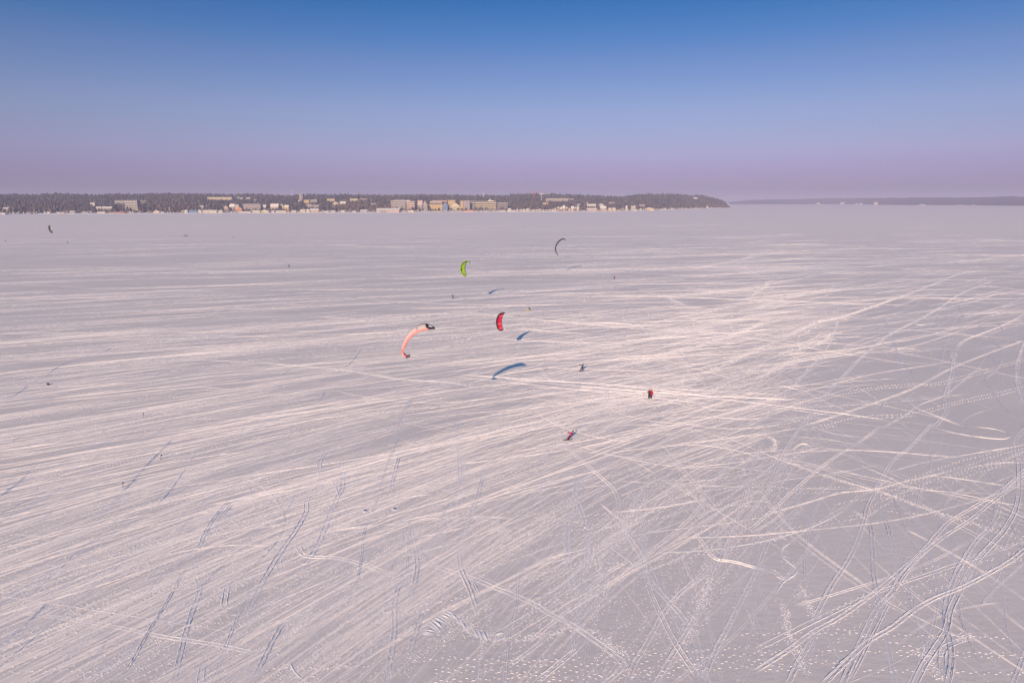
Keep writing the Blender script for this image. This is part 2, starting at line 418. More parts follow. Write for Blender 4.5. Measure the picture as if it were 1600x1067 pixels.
# tile, kind, points
TRAILS = [
 ('BR','double',[(690,-20),(650,20),(590,85),(520,140),(470,220),(440,280),(415,330),(400,390),(370,480),(330,560),(270,650),(220,740),(190,800),(180,880),(130,970),(70,1090)]),
 ('BR','double',[(1100,160),(1067,180),(985,260),(960,350),(930,410),(870,470),(810,560),(770,640),(745,720),(740,800),(755,880),(765,970),(745,1090)]),
 ('BR','wide',[(1100,-30),(1067,10),(1030,60),(1045,160),(1040,310),(990,420),(920,500),(850,580),(800,680),(760,760),(740,850),(690,930),(650,990),(600,1090)]),
 ('BR','double',[(1100,170),(980,256),(860,330),(760,390),(700,450),(640,520),(560,590),(440,690),(300,790),(190,850),(80,930),(-60,1020)]),
 ('BR','double',[(1100,200),(960,290),(850,380),(740,450),(650,520),(560,610),(520,680),(450,760),(400,860),(360,950),(300,1090)]),
 ('BR','ski',[(640,530),(555,640),(500,740),(440,860),(390,960),(340,1060)]),
 ('BR','double',[(1100,480),(1020,550),(900,620),(800,670),(700,710),(610,760),(520,830),(420,890),(330,970),(220,1080)]),
 ('BR','double',[(440,290),(490,390),(520,500),(545,600),(590,700),(620,790),(640,860),(655,930)]),
 ('BR','double',[(345,340),(420,400),(435,500),(440,600),(455,700),(480,800),(500,920),(530,1090)]),
 ('BR','thin',[(365,400),(430,450),(500,530),(560,640),(680,740),(780,800),(830,860)]),
 ('BR','thin',[(490,360),(600,470),(700,590),(790,680),(900,780),(1100,970)]),
 ('BR','ski',[(-40,374),(180,310),(300,275),(440,260),(560,230),(760,185),(960,150),(1100,150)]),
 ('BR','ski',[(500,190),(640,150),(830,115),(1100,70)]),
 ('BR','thin',[(0,150),(160,160),(330,200),(540,245),(800,280),(1100,345)]),
 ('BR','thin',[(0,120),(160,150),(330,190),(560,240),(850,300),(1100,330)]),
 ('BR','ski',[(250,250),(200,340),(170,430),(155,540),(155,650)]),
 ('BR','ski',[(145,250),(110,350),(85,430)]),
 ('BR','edge',[(30,330),(70,380),(30,430),(85,480),(55,510),(70,550),(120,600),(60,650),(30,700)]),
 ('BR','wide',[(-20,585),(30,605),(60,630),(120,620)]),
 ('BR','double',[(470,-5),(370,70),(270,130),(180,200),(100,270),(0,360),(-80,430)]),
 ('BR','double',[(145,-20),(80,80),(40,160),(0,250)]),
 ('BR','ski',[(125,0),(90,90),(40,180),(10,250)]),
 ('BR','ski',[(830,-3),(950,10),(1000,30),(1000,45),(950,50),(800,30),(680,0)]),
 ('BR','thin',[(-60,940),(440,700),(750,590),(1100,470)]),
 ('BR','thin',[(-60,925),(0,890),(250,770),(500,665),(800,560),(1100,465)]),
 ('BR','wide',[(880,880),(830,880),(770,900),(730,930),(725,990),(735,1040)]),
 ('BR','thin',[(60,870),(110,950),(170,1040)]),
 ('BR','thin',[(240,870),(290,950),(330,1000)]),
 ('BR','thin',[(330,610),(430,680),(520,740),(700,830),(860,900)]),
 ('BR','ski',[(200,100),(150,70),(100,100),(140,150)]),
 ('BC','wide',[(205,30),(225,80),(280,130),(350,190),(420,255),(445,310),(450,360),(470,430),(510,490),(545,550),(560,610),(580,690),(620,780),(670,880),(720,960),(785,1050)]),
 ('BC','double',[(920,130),(830,240),(780,310),(765,420),(800,490),(850,550),(920,560),(1067,600)]),
 ('BC','double',[(850,550),(770,630),(690,700),(620,790),(560,900),(500,1000),(470,1090)]),
 ('BC','double',[(1040,60),(990,200),(950,330),(920,430),(870,540),(830,640),(780,750),(720,860),(660,960),(590,1080)]),
 ('BC','ski',[(1075,260),(960,390),(900,470),(860,600),(800,740),(740,850)]),
 ('BC','double',[(1075,450),(1020,590),(960,710),(900,830),(850,920),(795,1050)]),
 ('BC','ski',[(960,710),(1010,830),(1040,930),(1075,1010)]),
 ('BC','ski',[(-20,700),(150,600),(300,520),(450,430),(600,340),(800,240),(1000,130)]),
 ('BC','ski',[(-20,770),(200,660),(400,470),(560,380)]),
 ('BC','double',[(60,900),(200,790),(330,700),(500,590),(600,500),(750,370),(850,230)]),
 ('BC','double',[(-20,1000),(150,870),(280,740),(380,620),(480,560),(600,495)]),
 ('BC','double',[(490,950),(440,1020),(370,1080)]),
 ('BC','ski',[(380,560),(370,700),(350,800),(310,900),(290,1080)]),
 ('BC','wide',[(310,870),(260,930),(200,980),(80,1080)]),
 ('BC','ski',[(60,560),(25,640),(20,720),(0,830)]),
 ('BC','ski',[(1067,255),(900,330),(760,430),(640,500),(560,560)]),
 ('BC','thin',[(0,600),(250,540),(520,450),(900,400),(1067,370)]),
 ('BC','thin',[(100,560),(330,500),(600,430),(860,340),(1067,300)]),
 ('BC','ski',[(360,310),(430,370),(480,400)]),
 ('BM','wide',[(310,80),(265,150),(270,230),(215,300),(205,360),(160,440),(110,510),(40,620),(0,700),(-50,800)]),
 ('BM','ski',[(610,20),(560,120),(525,220),(490,340),(450,440),(440,530),(420,640),(390,700)]),
 ('BM','double',[(600,110),(575,200),(560,280)]),
 ('BM','double',[(640,420),(660,500),(670,590),(650,680),(620,740)]),
 ('BM','ski',[(680,320),(640,430),(630,560),(620,640)]),
 ('BM','double',[(945,200),(920,300),(880,400),(850,500),(850,580),(890,680),(920,770)]),
 ('BM','ski',[(860,580),(900,640),(940,730)]),
 ('BM','double',[(600,640),(575,740),(575,850),(560,960),(535,1090)]),
 ('BM','edge',[(330,230),(350,300),(400,340)]),
 ('BM','wide',[(170,480),(205,535),(340,545),(440,570),(590,620)]),
 ('BM','ski',[(440,570),(540,625)]),
 ('BM','double',[(540,395),(700,385),(900,375),(1080,380)]),
 ('BM','double',[(700,740),(680,810),(650,900),(635,960)]),
 ('BM','ski',[(890,150),(830,270),(770,380),(720,480)]),
 ('BM','edge',[(130,960),(170,1030),(260,1090)]),
 ('BM','double',[(130,790),(70,890),(20,990),(-20,1060)]),
 ('BM','ski',[(1067,760),(1050,900),(1035,1080)]),
 ('BM','wide',[(0,840),(150,790),(330,690),(540,620),(600,610)]),
 ('BM','double',[(270,440),(450,415),(640,400)]),
 ('BM','wide',[(110,510),(95,560),(110,640)]),
 ('BM','ski',[(520,870),(480,960),(450,1010)]),
 ('BL','double',[(970,290),(900,370),(850,450),(820,540),(815,610),(830,680),(800,770),(775,850),(740,990),(715,1090)]),
 ('BL','wide',[(950,640),(940,700),(935,745),(965,760)]),
 ('BL','ski',[(320,630),(210,720),(120,810),(-20,925)]),
 ('BL','ski',[(770,590),(700,720),(620,850),(560,960),(500,1050)]),
 ('BL','ski',[(1067,590),(1020,720),(960,860),(900,1030),(885,1090)]),
 ('BL','double',[(-30,755),(150,780),(330,805),(500,835),(700,875),(900,905),(1080,945)]),
 ('BL','thin',[(-20,700),(250,740),(600,795),(1067,870)]),
 ('BL','edge',[(820,100),(740,220),(700,275),(650,330)]),
 ('BL','ski',[(730,40),(620,150),(540,240),(490,290)]),
 ('BL','wide',[(850,970),(838,1030),(832,1090)]),
 ('BL','ski',[(255,430),(190,500)]),
 ('BL','ski',[(180,430),(110,470),(30,515)]),
 ('BL','ski',[(160,240),(180,262),(240,270),(310,270)]),
 ('BL','ski',[(120,20),(60,55),(0,85)]),
 ('BL','ski',[(850,150),(790,190),(740,215)]),
 ('BL','ski',[(500,830),(430,910),(370,990)]),
 ('U1','ski',[(665,575),(590,670),(520,720),(490,770)]),
 ('U1','ski',[(440,830),(400,900),(375,940)]),
 ('U0','ski',[(-30,760),(300,720),(700,670),(1200,650),(1630,668)]),
 ('U1','wide',[(0,665),(300,690),(600,720),(900,770),(1200,790),(1400,830)]),
 ('U0','ski',[(-30,58),(800,75),(1620,101)]),
 ('U1','ski',[(0,100),(800,120),(1620,146)]),
 ('U2','ski',[(0,145),(500,155),(1000,165),(1620,182)]),
 ('U3','far',[(-100,15),(800,32),(1620,45)]),
 ('U0','ski',[(0,175),(400,190),(1100,215),(1440,220)]),
 ('U0','ski',[(720,548),(650,600),(500,640),(370,690),(265,765)]),
 ('U0','ski',[(190,800),(110,860),(0,905)]),
 ('U3','wide',[(-20,555),(300,420),(500,370),(700,300),(900,230),(1100,150),(1250,100),(1600,68)]),
 ('U3','double',[(200,1080),(350,880),(480,740),(620,600),(780,480),(940,400),(1080,320),(1200,240),(1350,190),(1620,216)]),
 ('U3','double',[(-30,1010),(120,850),(260,700),(380,560),(440,400),(470,350)]),
 ('U3','ski',[(0,690),(250,640),(500,620),(720,575)]),
 ('U3','double',[(200,1070),(600,940),(900,830),(1150,700),(1400,600),(1620,520)]),
 ('U3','ski',[(700,1080),(830,1010),(950,930),(1100,870),(1230,770),(1330,680),(1350,600),(1310,530)]),
 ('U3','ski',[(1100,480),(1095,600),(1070,720)]),
 ('U3','double',[(1030,1080),(1110,980),(1120,920),(1105,870),(1140,770),(1160,640),(1210,540),(1350,480),(1500,420),(1620,350)]),
 ('U3','wide',[(1600,930),(1560,800),(1555,700),(1580,600),(1620,500)]),
 ('U3','ski',[(1450,370),(1445,430),(1520,520),(1570,570)]),
 ('U3','ski',[(1310,420),(1400,520),(1460,590),(1475,630)]),
 ('U3','ski',[(1520,220),(1540,290),(1500,320),(1400,350),(1345,355)]),
 ('U3','ski',[(1470,640),(1420,720),(1365,770),(1400,840),(1470,940),(1560,1030)]),
 ('U3','double',[(730,400),(760,470),(790,560),(820,680),(860,790)]),
 ('U3','ski',[(820,610),(890,720),(940,770)]),
 ('U3','wide',[(880,870),(900,930),(1000,980),(1230,1070)]),
 ('U3','ski',[(750,320),(900,270),(1060,265),(1350,290),(1620,300)]),
 ('U3','ski',[(1230,400),(1200,320),(1240,270),(1250,230)]),
 ('U3','ski',[(1100,418),(930,430),(940,400),(1080,325)]),
 ('U3','ski',[(940,430),(950,445),(1010,470)]),
 ('U3','thin',[(0,450),(500,455),(900,485),(1300,500),(1620,515)]),
 ('U3','ski',[(200,540),(400,545),(700,570),(1000,575),(1300,590)]),
 ('U3','ski',[(0,790),(250,850)]),
 ('U3','ski',[(420,740),(560,820),(700,910),(720,970)]),
 ('U3','thin',[(0,175),(400,180),(900,185),(1620,190)]),
 ('U3','ski',[(0,680),(330,640),(640,560),(900,520),(1110,470),(1300,430),(1620,400)]),
 ('U3','ski',[(-20,930),(300,830),(480,780),(700,730),(960,690),(1200,650)]),
 ('U3','ski',[(570,1000),(400,960),(430,870),(440,750),(420,660)]),
 ('U3','thin',[(260,1067),(265,830),(270,550)]),
 ('U2','wide',[(160,680),(200,740),(270,810)]),
 ('U2','ski',[(220,650),(215,700),(180,740),(150,790),(140,840)]),
 ('U2','wide',[(370,940),(420,1010),(460,1080),(500,1120)]),
 ('U2','double',[(1130,880),(1200,940),(1300,965),(1420,945)]),
 ('U2','double',[(930,1015),(1180,1005),(1500,1020),(1600,990)]),
 ('U2','ski',[(1080,800),(1130,870),(1180,960),(1220,1010)]),
 ('U2','ski',[(0,435),(200,405),(500,370),(900,330),(1300,250),(1600,200)]),
 ('U2','ski',[(430,760),(420,830),(380,900)]),
 ('U2','ski',[(690,790),(705,850),(680,930)]),
 ('U2','ski',[(770,510),(740,560),(735,610)]),
]

def tile_pts(tile, pts):
    ox, oy, s = TILE[tile]
    a = np.array(pts, float)
    return ground(ox + a[:, 0] * s, oy + a[:, 1] * s)

_trail_src = []
for tile, prof, pts in TRAILS:
    p = resample(tile_pts(tile, pts))
    d = float(np.median(np.hypot(p[:, 0], p[:, 1])))
    ws = min(1.0, max(.62, d / 210))
    hs = float(np.interp(d, [60, 130, 250, 500], [.85, .88, .9, .8]))
    if prof == 'wide': hs *= .8
    if tile in ('BR', 'BC', 'U3'): hs *= 1.35
    dd = np.abs(np.diff(p, axis=0)).sum(0); hs *= 1.2 - .72 * float(dd[0] / dd.sum())
    v, f = ribbon(p, prof, hs, ws * .9)
    set_props(np_mesh('snow_trail', v, f, TRK), kind='structure')
    if prof in ('wide', 'edge') or (prof == 'double' and rng.uniform() < .45):
        chunk_path(p, .45 * ws, 3.0)

# footprint lines one can follow
for tile, lines, spread, pts in [
    ('BR',3,2.2,[(-60,935),(200,925),(400,935),(600,935),(800,945),(1100,947)]),
    ('BR',1,1.4,[(0,1000),(300,975),(600,950),(900,955),(1100,955)]),
    ('BR',2,.9,[(-20,460),(150,420),(260,395),(400,365)]),
    ('BR',2,.8,[(400,365),(550,285),(700,245),(850,190),(1100,130)]),
    ('BR',3,1.1,[(460,285),(560,250),(700,200),(850,150),(1100,80)]),
    ('BR',1,.8,[(270,380),(265,350),(300,320),(420,300),(560,285)]),
    ('BR',1,.8,[(290,840),(450,880),(560,910),(650,925)]),
    ('BR',3,1.2,[(100,940),(330,790),(560,680),(800,590),(1100,500)]),
    ('BR',1,.8,[(500,350),(700,368),(850,375),(1067,440)]),
    ('BR',2,.9,[(560,300),(750,370),(880,410),(1100,475)]),
    ('BR',2,1.3,[(-20,250),(120,265),(260,260),(400,262)]),
    ('BC',3,1.6,[(-20,470),(250,400),(500,372),(800,305),(1090,312)]),
    ('BC',2,1.0,[(350,580),(570,575),(700,540),(850,500),(1090,455)]),
    ('BC',2,1.6,[(-20,1000),(300,985),(600,975),(850,955),(1100,935)]),
    ('BC',2,1.4,[(-20,1015),(300,1010),(700,990),(1100,965)]),
    ('BC',1,1.4,[(100,1055),(400,1045),(700,1040)]),
    ('BC',2,.8,[(20,780),(150,720),(270,590),(420,450),(560,360),(700,290),(860,210)]),
    ('BC',2,.8,[(-20,660),(170,610),(330,560),(480,420)]),
    ('BC',1,.8,[(60,755),(200,720),(320,700),(430,730)]),
    ('BC',2,.9,[(60,360),(250,400),(430,410),(600,330),(800,300)]),
    ('BC',1,.8,[(870,262),(1090,268)]),
    ('BM',2,1.5,[(700,1000),(850,990),(1090,990)]),
    ('BM',2,1.5,[(750,1025),(900,1020),(1090,1015)]),
    ('BM',2,1.0,[(340,830),(480,800),(600,770),(760,740),(880,720)]),
    ('BM',1,1.2,[(0,1010),(150,1000),(300,1000),(450,985)]),
    ('BL',1,.8,[(180,560),(380,520),(500,485),(630,430),(760,380)]),
    ('BL',1,.8,[(40,1010),(150,960),(220,930)]),
    ('BL',2,1.6,[(0,1050),(150,1040),(300,1045),(420,1055)]),
    ('U3',2,1.2,[(-20,990),(200,925),(500,850),(900,805),(1100,790),(1620,640)]),
    ('U3',2,1.2,[(300,1080),(600,1010),(900,990),(1150,925),(1620,820)]),
    ('U3',2,1.6,[(-20,670),(160,590),(330,500),(440,470)]),
    ('U3',1,1.2,[(60,1067),(250,1010),(420,970)]),
    ('U2',2,1.4,[(880,1040),(1050,1050),(1300,1010),(1620,900)])]:
    p = resample(tile_pts(tile, pts))
    d = float(np.median(np.hypot(p[:, 0], p[:, 1])))
    footprints(p, lines, spread, step=.44, big=min(1.35, max(.95, d / 105)))

# broad trampled / ploughed bands
for tile, width, dens, pts in [
    ('U2',1.6,16,[(560,1080),(700,960),(900,860),(1100,770),(1300,690),(1620,545)]),
    ('U2',1.4,14,[(400,760),(500,720),(800,660),(980,600),(1200,550),(1500,450),(1620,370)]),
    ('U2',1.5,12,[(930,1015),(1130,900),(1300,820),(1620,660)]),
    ('U1',1.5,9,[(-20,665),(300,690),(600,720),(900,770),(1200,790),(1600,830)]),
    ('U2',1.5,10,[(0,820),(200,850),(400,880),(640,940),(800,1000)]),
    ('BC',.5,22,[(-20,885),(100,875),(200,850),(220,822)]),
    ('BC',.35,22,[(200,822),(300,845),(380,860)]),
    ('BC',.5,26,[(380,860),(400,910),(490,945)]),
    ('BM',.7,26,[(820,775),(870,820),(900,845),(940,875),(990,880),(1067,878)]),
    ('BC',.6,18,[(840,600),(800,700),(770,770),(730,870),(700,920)]),
    ('BC',1.3,10,[(-20,560),(80,470),(200,350),(330,310)]),
    ('BC',1.0,12,[(940,90),(900,70),(860,80)]),
    ('BC',1.2,14,[(840,60),(900,90),(960,140),(1067,90)]),
    ('BL',1.8,20,[(-20,960),(100,900),(250,840),(350,800),(480,730),(640,690),(800,620),(1067,560)]),
    ('BL',1.4,16,[(-20,690),(200,620),(420,550),(620,490),(800,470),(1067,380)]),
    ('BL',1.5,16,[(-20,340),(200,200),(350,120),(500,90)]),
    ('BL',1.4,14,[(300,1080),(500,980),(700,900),(900,800),(1067,740)]),
    ('BL',1.4,14,[(60,750),(180,680),(330,640),(500,600),(700,590)]),
    ('BM',1.6,15,[(-20,350),(150,290),(320,230),(500,130),(700,60),(900,-10)]),
    ('BM',1.5,15,[(-20,720),(150,640),(300,600),(480,540),(700,430),(900,370),(1067,320)]),
    ('BM',1.3,14,[(-20,500),(200,460),(420,440),(600,300),(800,220),(1067,130)]),
    ('BM',.9,14,[(900,380),(1000,400),(1030,450),(1067,480)]),
    ('BM',1.0,12,[(500,1060),(650,970),(800,860),(950,760),(1067,700)]),
    ('BM',1.0,12,[(0,900),(200,800),(300,760),(500,690)]),
    ('BM',.5,14,[(250,700),(180,830),(60,960)]),
    ('BR',.35,16,[(40,700),(70,760),(80,840),(110,900),(170,1050)]),
    ('BR',.8,12,[(340,250),(440,262),(480,240)]),
    ('BR',.5,18,[(650,930),(690,1000),(720,1060)]),
    ('BR',.7,14,[(600,935),(700,945),(760,940)]),
    ('BR',.45,14,[(0,100),(150,170),(350,240),(440,262),(560,305),(700,355),(850,400),(1067,470)]),
    ('BR',.6,20,[(-20,30),(30,60),(10,110)]),
    ('BR',.35,20,[(880,880),(830,865),(790,890)]),
    ('BR',.35,14,[(130,650),(170,740),(230,820)]),
    ('U3',.9,10,[(750,585),(880,580),(940,590)]),
    ('U3',1.0,9,[(0,560),(300,420),(500,370),(700,300),(900,230)]),
    ('U3',1.0,9,[(-20,640),(150,590),(300,560),(420,470)])]:
    p = resample(tile_pts(tile, pts))
    chunk_path(p, width, dens * 1.9, 1.15)

# side-stepping ladder marks of a walker on skis beside the rope of broken snow
for i, (a, b) in enumerate([((690,850),(745,862)),((693,842),(752,850)),((712,815),(762,852)),((722,806),(768,848)),((733,798),(778,836)),
                            ((742,792),(790,815)),((752,786),(800,806)),((765,778),(812,798)),((775,770),(822,790)),((790,765),(830,780)),
                            ((800,770),(842,800)),((835,795),(850,820)),((850,800),(880,850)),((905,835),(925,880)),((925,845),(945,885)),((945,850),(965,890)),
                            ((690,858),(735,866)),((990,870),(1040,850)),((1000,890),(1060,868))]):
    p = resample(tile_pts('BM', [a, ((a[0]+b[0])/2, (a[1]+b[1])/2), b]))
    v, f = ribbon(p, 'edge', 2.6, .9, .2)
    random_tracks.add(v, f)

# ------------------------------------------------------------------ countless further ski and kite-board lines
def heading(px, py, side=0):
    yy = [345, 450, 600, 750, 850, 1000, 1067]
    aa = [84, 69, 56, 44, 36, 29, 26]
    base = np.interp(py, yy, aa)
    if px > 900:
        base -= min(10, (px - 900) / 40)
    return base

def bundle(px, py, az, L, n, spread, prof, hs=1.0, chunks=0):
    c = ground(px, py)
    d = float(np.hypot(*c))
    a0 = R(az)
    dr = np.array([math.sin(a0), math.cos(a0)])
    nr = np.array([dr[1], -dr[0]])
    for k in range(n):
        Lk = L * rng.uniform(.5, 1.2)
        m = max(6, int(Lk / 8))
        s = np.linspace(-Lk / 2, Lk / 2, m) + rng.normal(0, L * .15)
        bend = rng.normal(0, .0018) * 60 / max(Lk, 60) * (3 if rng.uniform() < .2 else 1)
        lat = rng.normal(0, spread) + s * math.tan(R(rng.normal(0, 2.6))) + bend * s ** 2 + smooth_noise(m, 4) * Lk * .0025
        p = c + dr * s[:, None] + nr * lat[:, None]
        p = p[p[:, 1] > 36]
        if len(p) < 4: continue
        p = resample(p)
        ws = min(.8, max(.34, d / 430))
        v, f = ribbon(p, prof, hs * float(np.interp(d, [60, 130, 250, 420, 600], [.60, .40, .32, .40, .5])) * rng.uniform(.35, 1.15), ws * rng.uniform(.6, 1.0))
        random_tracks.add(v, f)
    if chunks:
        s = np.linspace(-L / 2, L / 2, 12)
        p = c + dr * s[:, None] + nr * (rng.normal(0, spread * .3) + smooth_noise(12, 4) * 1.0)[:, None]
        p = p[p[:, 1] > 36]
        if len(p) > 4:
            chunk_path(resample(p), spread * 1.1, chunks)

def rpx(a, b): return rng.uniform(a, b)
ZONES = [  # x0,x1,y0,y1, bundles, tracks each, length m, az jitter, spread
 (-150, 1000, 372, 430, 80, 2, 130, 7, 4),
 (900, 1700, 365, 430, 130, 2, 110, 12, 4),
 (-150, 1000, 425, 560, 170, 3, 95, 5, 2.2),
 (850, 1300, 420, 560, 120, 3, 80, 9, 2.2),
 (1150, 1500, 420, 500, 40, 3, 80, 9, 2.5),
 (-150, 900, 560, 760, 170, 3, 60, 4, 1.4),
 (850, 1200, 560, 720, 75, 3, 45, 8, 1.2),
 (-150, 700, 760, 960, 120, 3, 40, 4, 1.0),
 (-150, 700, 960, 1090, 45, 3, 26, 5, .8),
 (650, 1000, 740, 930, 44, 3, 34, 6, .9),
 (700, 1100, 930, 1080, 6, 2, 20, 8, .8),
 (1000, 1250, 700, 860, 20, 2, 30, 12, .9),
 (1250, 1650, 600, 1000, 8, 1, 30, 16, .5),
 (1050, 1680, 375, 520, 150, 2, 75, 16, 2.0),
 (850, 1350, 470, 640, 70, 2, 45, 22, 1.6),
]
PR = ['ski', 'thin', 'double', 'thin', 'edge', 'thin', 'ski']
for (x0, x1, y0, y1, nb, nt, L, aj, sp_) in ZONES:
    for _ in range(int(nb * 1.3)):
        px, py = rpx(x0, x1), y0 + (y1 - y0) * rng.uniform() ** .9
        az = heading(px, py) + rng.normal(0, aj * (2.6 if rng.uniform() < .28 else 1))
        far = py < 430
        pr = 'far' if far and rng.uniform() < .5 else PR[rng.integers(0, 7)]
        if px > 1250 and py > 600: pr = 'thin'
        bundle(px, py, az, L * rng.uniform(.5, 1.5), int(rng.integers(1, nt + 2)), sp_ * rng.uniform(.4, 1.4), pr,
               2.0 if (x0 >= 850 and y1 <= 660) else 1.0, chunks=(rng.uniform(4, 11) if (rng.uniform() < .42 and px < 1250) else 0))
# nearly level far lines on the right and left
for _ in range(46):
    px, py = rpx(-100, 1700), rpx(352, 400)
    bundle(px, py, 90 + rng.normal(0, 3), rng.uniform(60, 320), 1, 2, 'far', 1.0)
for _ in range(34):
    px, py = rpx(1000, 1650), rpx(395, 470)
    bundle(px, py, 88 + rng.normal(0, 6), rng.uniform(60, 200), 2, 3, 'ski', .9)
# steep lines running away from the viewer
for _ in range(95):
    px, py = rpx(-50, 1050), rpx(560, 960)
    c = ground(px, py); Lw = rng.uniform(10, 42); m = 24
    a = R(rng.normal(9, 9) - (px - 500) / 60) + np.cumsum(rng.normal(0, .075, m))
    q = np.cumsum(np.stack([np.sin(a), np.cos(a)], -1) * (Lw / m), 0); q = q - q[m // 2] + c; q = q[q[:, 1] > 36]
    if len(q) > 5:
        q = resample(q); v, f = ribbon(q, ['ski', 'thin', 'double', 'thin'][rng.integers(0, 4)], rng.uniform(.35, .85), rng.uniform(.5, .85))
        random_tracks.add(v, f)
for _ in range(60):
    px, py = rpx(850, 1600), rpx(400, 640)
    bundle(px, py, rng.normal(5, 16), rng.uniform(14, 60), int(rng.integers(1, 3)), .8, 'ski', .9)
# crossing lines that run the other way
for _ in range(40):
    px, py = rpx(500, 1600), rpx(420, 760)
    bundle(px, py, rng.normal(118, 14), rng.uniform(25, 90), 1, 1.0, 'thin', .7)
for _ in range(34):
    px, py = rpx(650, 1350), rpx(470, 780)
    bundle(px, py, rng.normal(22, 22), rng.uniform(15, 45), int(rng.integers(1, 3)), .5, ['ski', 'thin', 'thin'][rng.integers(0, 3)], 1.1)
def arc(px, py, az, L, turn, prof, n=1):
    c = ground(px, py); d = float(np.hypot(*c))
    for k in range(n):
        m = 26; a = R(az) + np.linspace(-.5, .5, m) * R(turn) + smooth_noise(m, 7) * .06
        st = L / m
        q = np.cumsum(np.stack([np.sin(a), np.cos(a)], -1) * st, 0)
        q = q - q[m // 2] + c + rng.normal(0, .7, 2)
        q = q[q[:, 1] > 36]
        if len(q) < 5: continue
        q = resample(q)
        dq = np.abs(np.diff(q, axis=0)).sum(0); lat = float(dq[0] / dq.sum())
        v, f = ribbon(q, prof, (1 - .5 * lat * (d < 200)) * float(np.interp(d, [60, 130, 250, 500, 800], [.85, .7, .65, 1.1, 1.3])) * rng.uniform(.5, 1.2), min(1.0, max(.4, d / 400)))
        random_tracks.add(v, f)
for _ in range(75):
    px, py = rpx(1080, 1650), 415 + 450 * rng.uniform() ** 1.7
    arc(px, py, rng.normal(34, 32), rng.uniform(20, 70) * (1.6 if py < 520 else 1), rng.normal(0, 45), ['thin', 'ski', 'ski', 'thin'][rng.integers(0, 4)], int(rng.integers(1, 3)))
for _ in range(45):
    px, py = rpx(820, 1300), rpx(480, 760)
    arc(px, py, rng.uniform(0, 180), rng.uniform(12, 34), rng.normal(0, 120), ['thin', 'ski'][rng.integers(0, 2)])
for _ in range(50):
    px, py = rpx(-50, 900), rpx(440, 900)
    arc(px, py, rng.normal(40, 38), rng.uniform(10, 40), rng.normal(0, 60), ['thin', 'ski'][rng.integers(0, 2)])
for _ in range(55):
    px, py = rpx(1050, 1680), rpx(620, 1050)
    arc(px, py, rng.normal(20, 22), rng.uniform(16, 55), rng.normal(0, 35), ['thin', 'ski', 'thin', 'double'][rng.integers(0, 4)])
for _ in range(110):
    px, py = rpx(650, 1680), rpx(350, 400)
    arc(px, py, rng.normal(66, 18), rng.uniform(60, 220), rng.normal(0, 25), 'far'); arc(px, py + 25, rng.normal(58, 22), rng.uniform(40, 150), rng.normal(0, 40), 'far')
for _ in range(45):
    px, py = rpx(-60, 800), rpx(352, 392)
    arc(px, py, rng.normal(84, 6), rng.uniform(60, 200), rng.normal(0, 10), 'far')
# more walkers
for _ in range(55):
    px, py = rpx(-50, 1250), rpx(560, 960)
    c = ground(px, py); a0 = R(heading(px, py) + rng.normal(0, 7))
    s = np.linspace(-1, 1, 9) * rng.uniform(8, 28)
    dr = np.array([math.sin(a0), math.cos(a0)]); nr = np.array([dr[1], -dr[0]])
    p = c + dr * s[:, None] + nr * (smooth_noise(9, 3) * .6)[:, None]
    p = p[p[:, 1] > 36]
    if len(p) > 4:
        footprints(resample(p), int(rng.integers(1, 4)), 1.0, step=.44, big=min(1.3, max(.95, float(np.hypot(*c)) / 110)))
# faint wind-blown crust grains
n = 42000
px = rng.uniform(-60, 1660, n); py = 380 + 700 * rng.uniform(0, 1, n) ** 1.1
dens_left = np.clip((1350 - px) / 900, .06, 1)
k = rng.uniform(0, 1, n) < dens_left * np.clip((smooth_noise(n, 3) + 1.3) * .5, .1, 1)
g = ground(px[k], py[k]); d = np.hypot(g[:, 0], g[:, 1])
rad = rng.uniform(.03, .07, len(g)) * np.clip(d / 130, .8, 1.8)
clumps(chunk_bag, g, rad, rad * rng.uniform(.25, .55, len(g)))

set_props(random_tracks.build('ski_tracks', TRK), 'countless pale criss-crossing ski and board lines pressed into the lake snow', 'ski tracks', kind='stuff')
set_props(print_bag.build('footprints', TRK), 'dashed rows of footprints trodden across the snow', 'footprints', kind='stuff')
set_props(chunk_bag.build('broken_snow', TRK), 'crumbly broken crust and snow lumps along the trampled bands', 'broken snow', kind='stuff')
#@@PART2@@
# ------------------------------------------------------------------ far shores
HORIZ = lambda X, Y: 0
ratio = lambda px: (np.asarray(px, float) - 800) / FPX * .985
SH_PX = [-260, 0, 60, 300, 450, 700, 880, 950, 1000, 1040, 1090, 1120, 1137]
SH_Y  = [337.5, 336, 335, 334, 333.5, 332.2, 331.6, 331.0, 330.0, 328.5, 326.8, 325.8, 325.0]
SK_PX = [-260, 0, 40, 75, 92, 112, 130, 160, 180, 215, 240, 260, 300, 340, 365, 390, 415, 430, 445, 470, 500, 560, 600, 680, 720, 790, 803, 830, 870, 890, 920, 965, 985, 1010, 1060, 1075, 1095, 1110, 1125, 1133, 1138]
SK_Y  = [303, 303.8, 304, 304, 302.5, 303.6, 304, 304.4, 303.6, 303.6, 302.6, 302.4, 302.8, 303.6, 303.8, 303.0, 303.8, 304.2, 306, 304.2, 303.8, 304.2, 305, 304.6, 305, 305.6, 303.2, 302.8, 303.2, 304.2, 305.4, 307.4, 305, 302.6, 303.2, 305.4, 305, 308.6, 312, 317, 323]

def shore_dist(px): 
    py = np.interp(px, SH_PX, SH_Y)
    x, y, z = ray(px, py)
    return y * CAM_H / -z

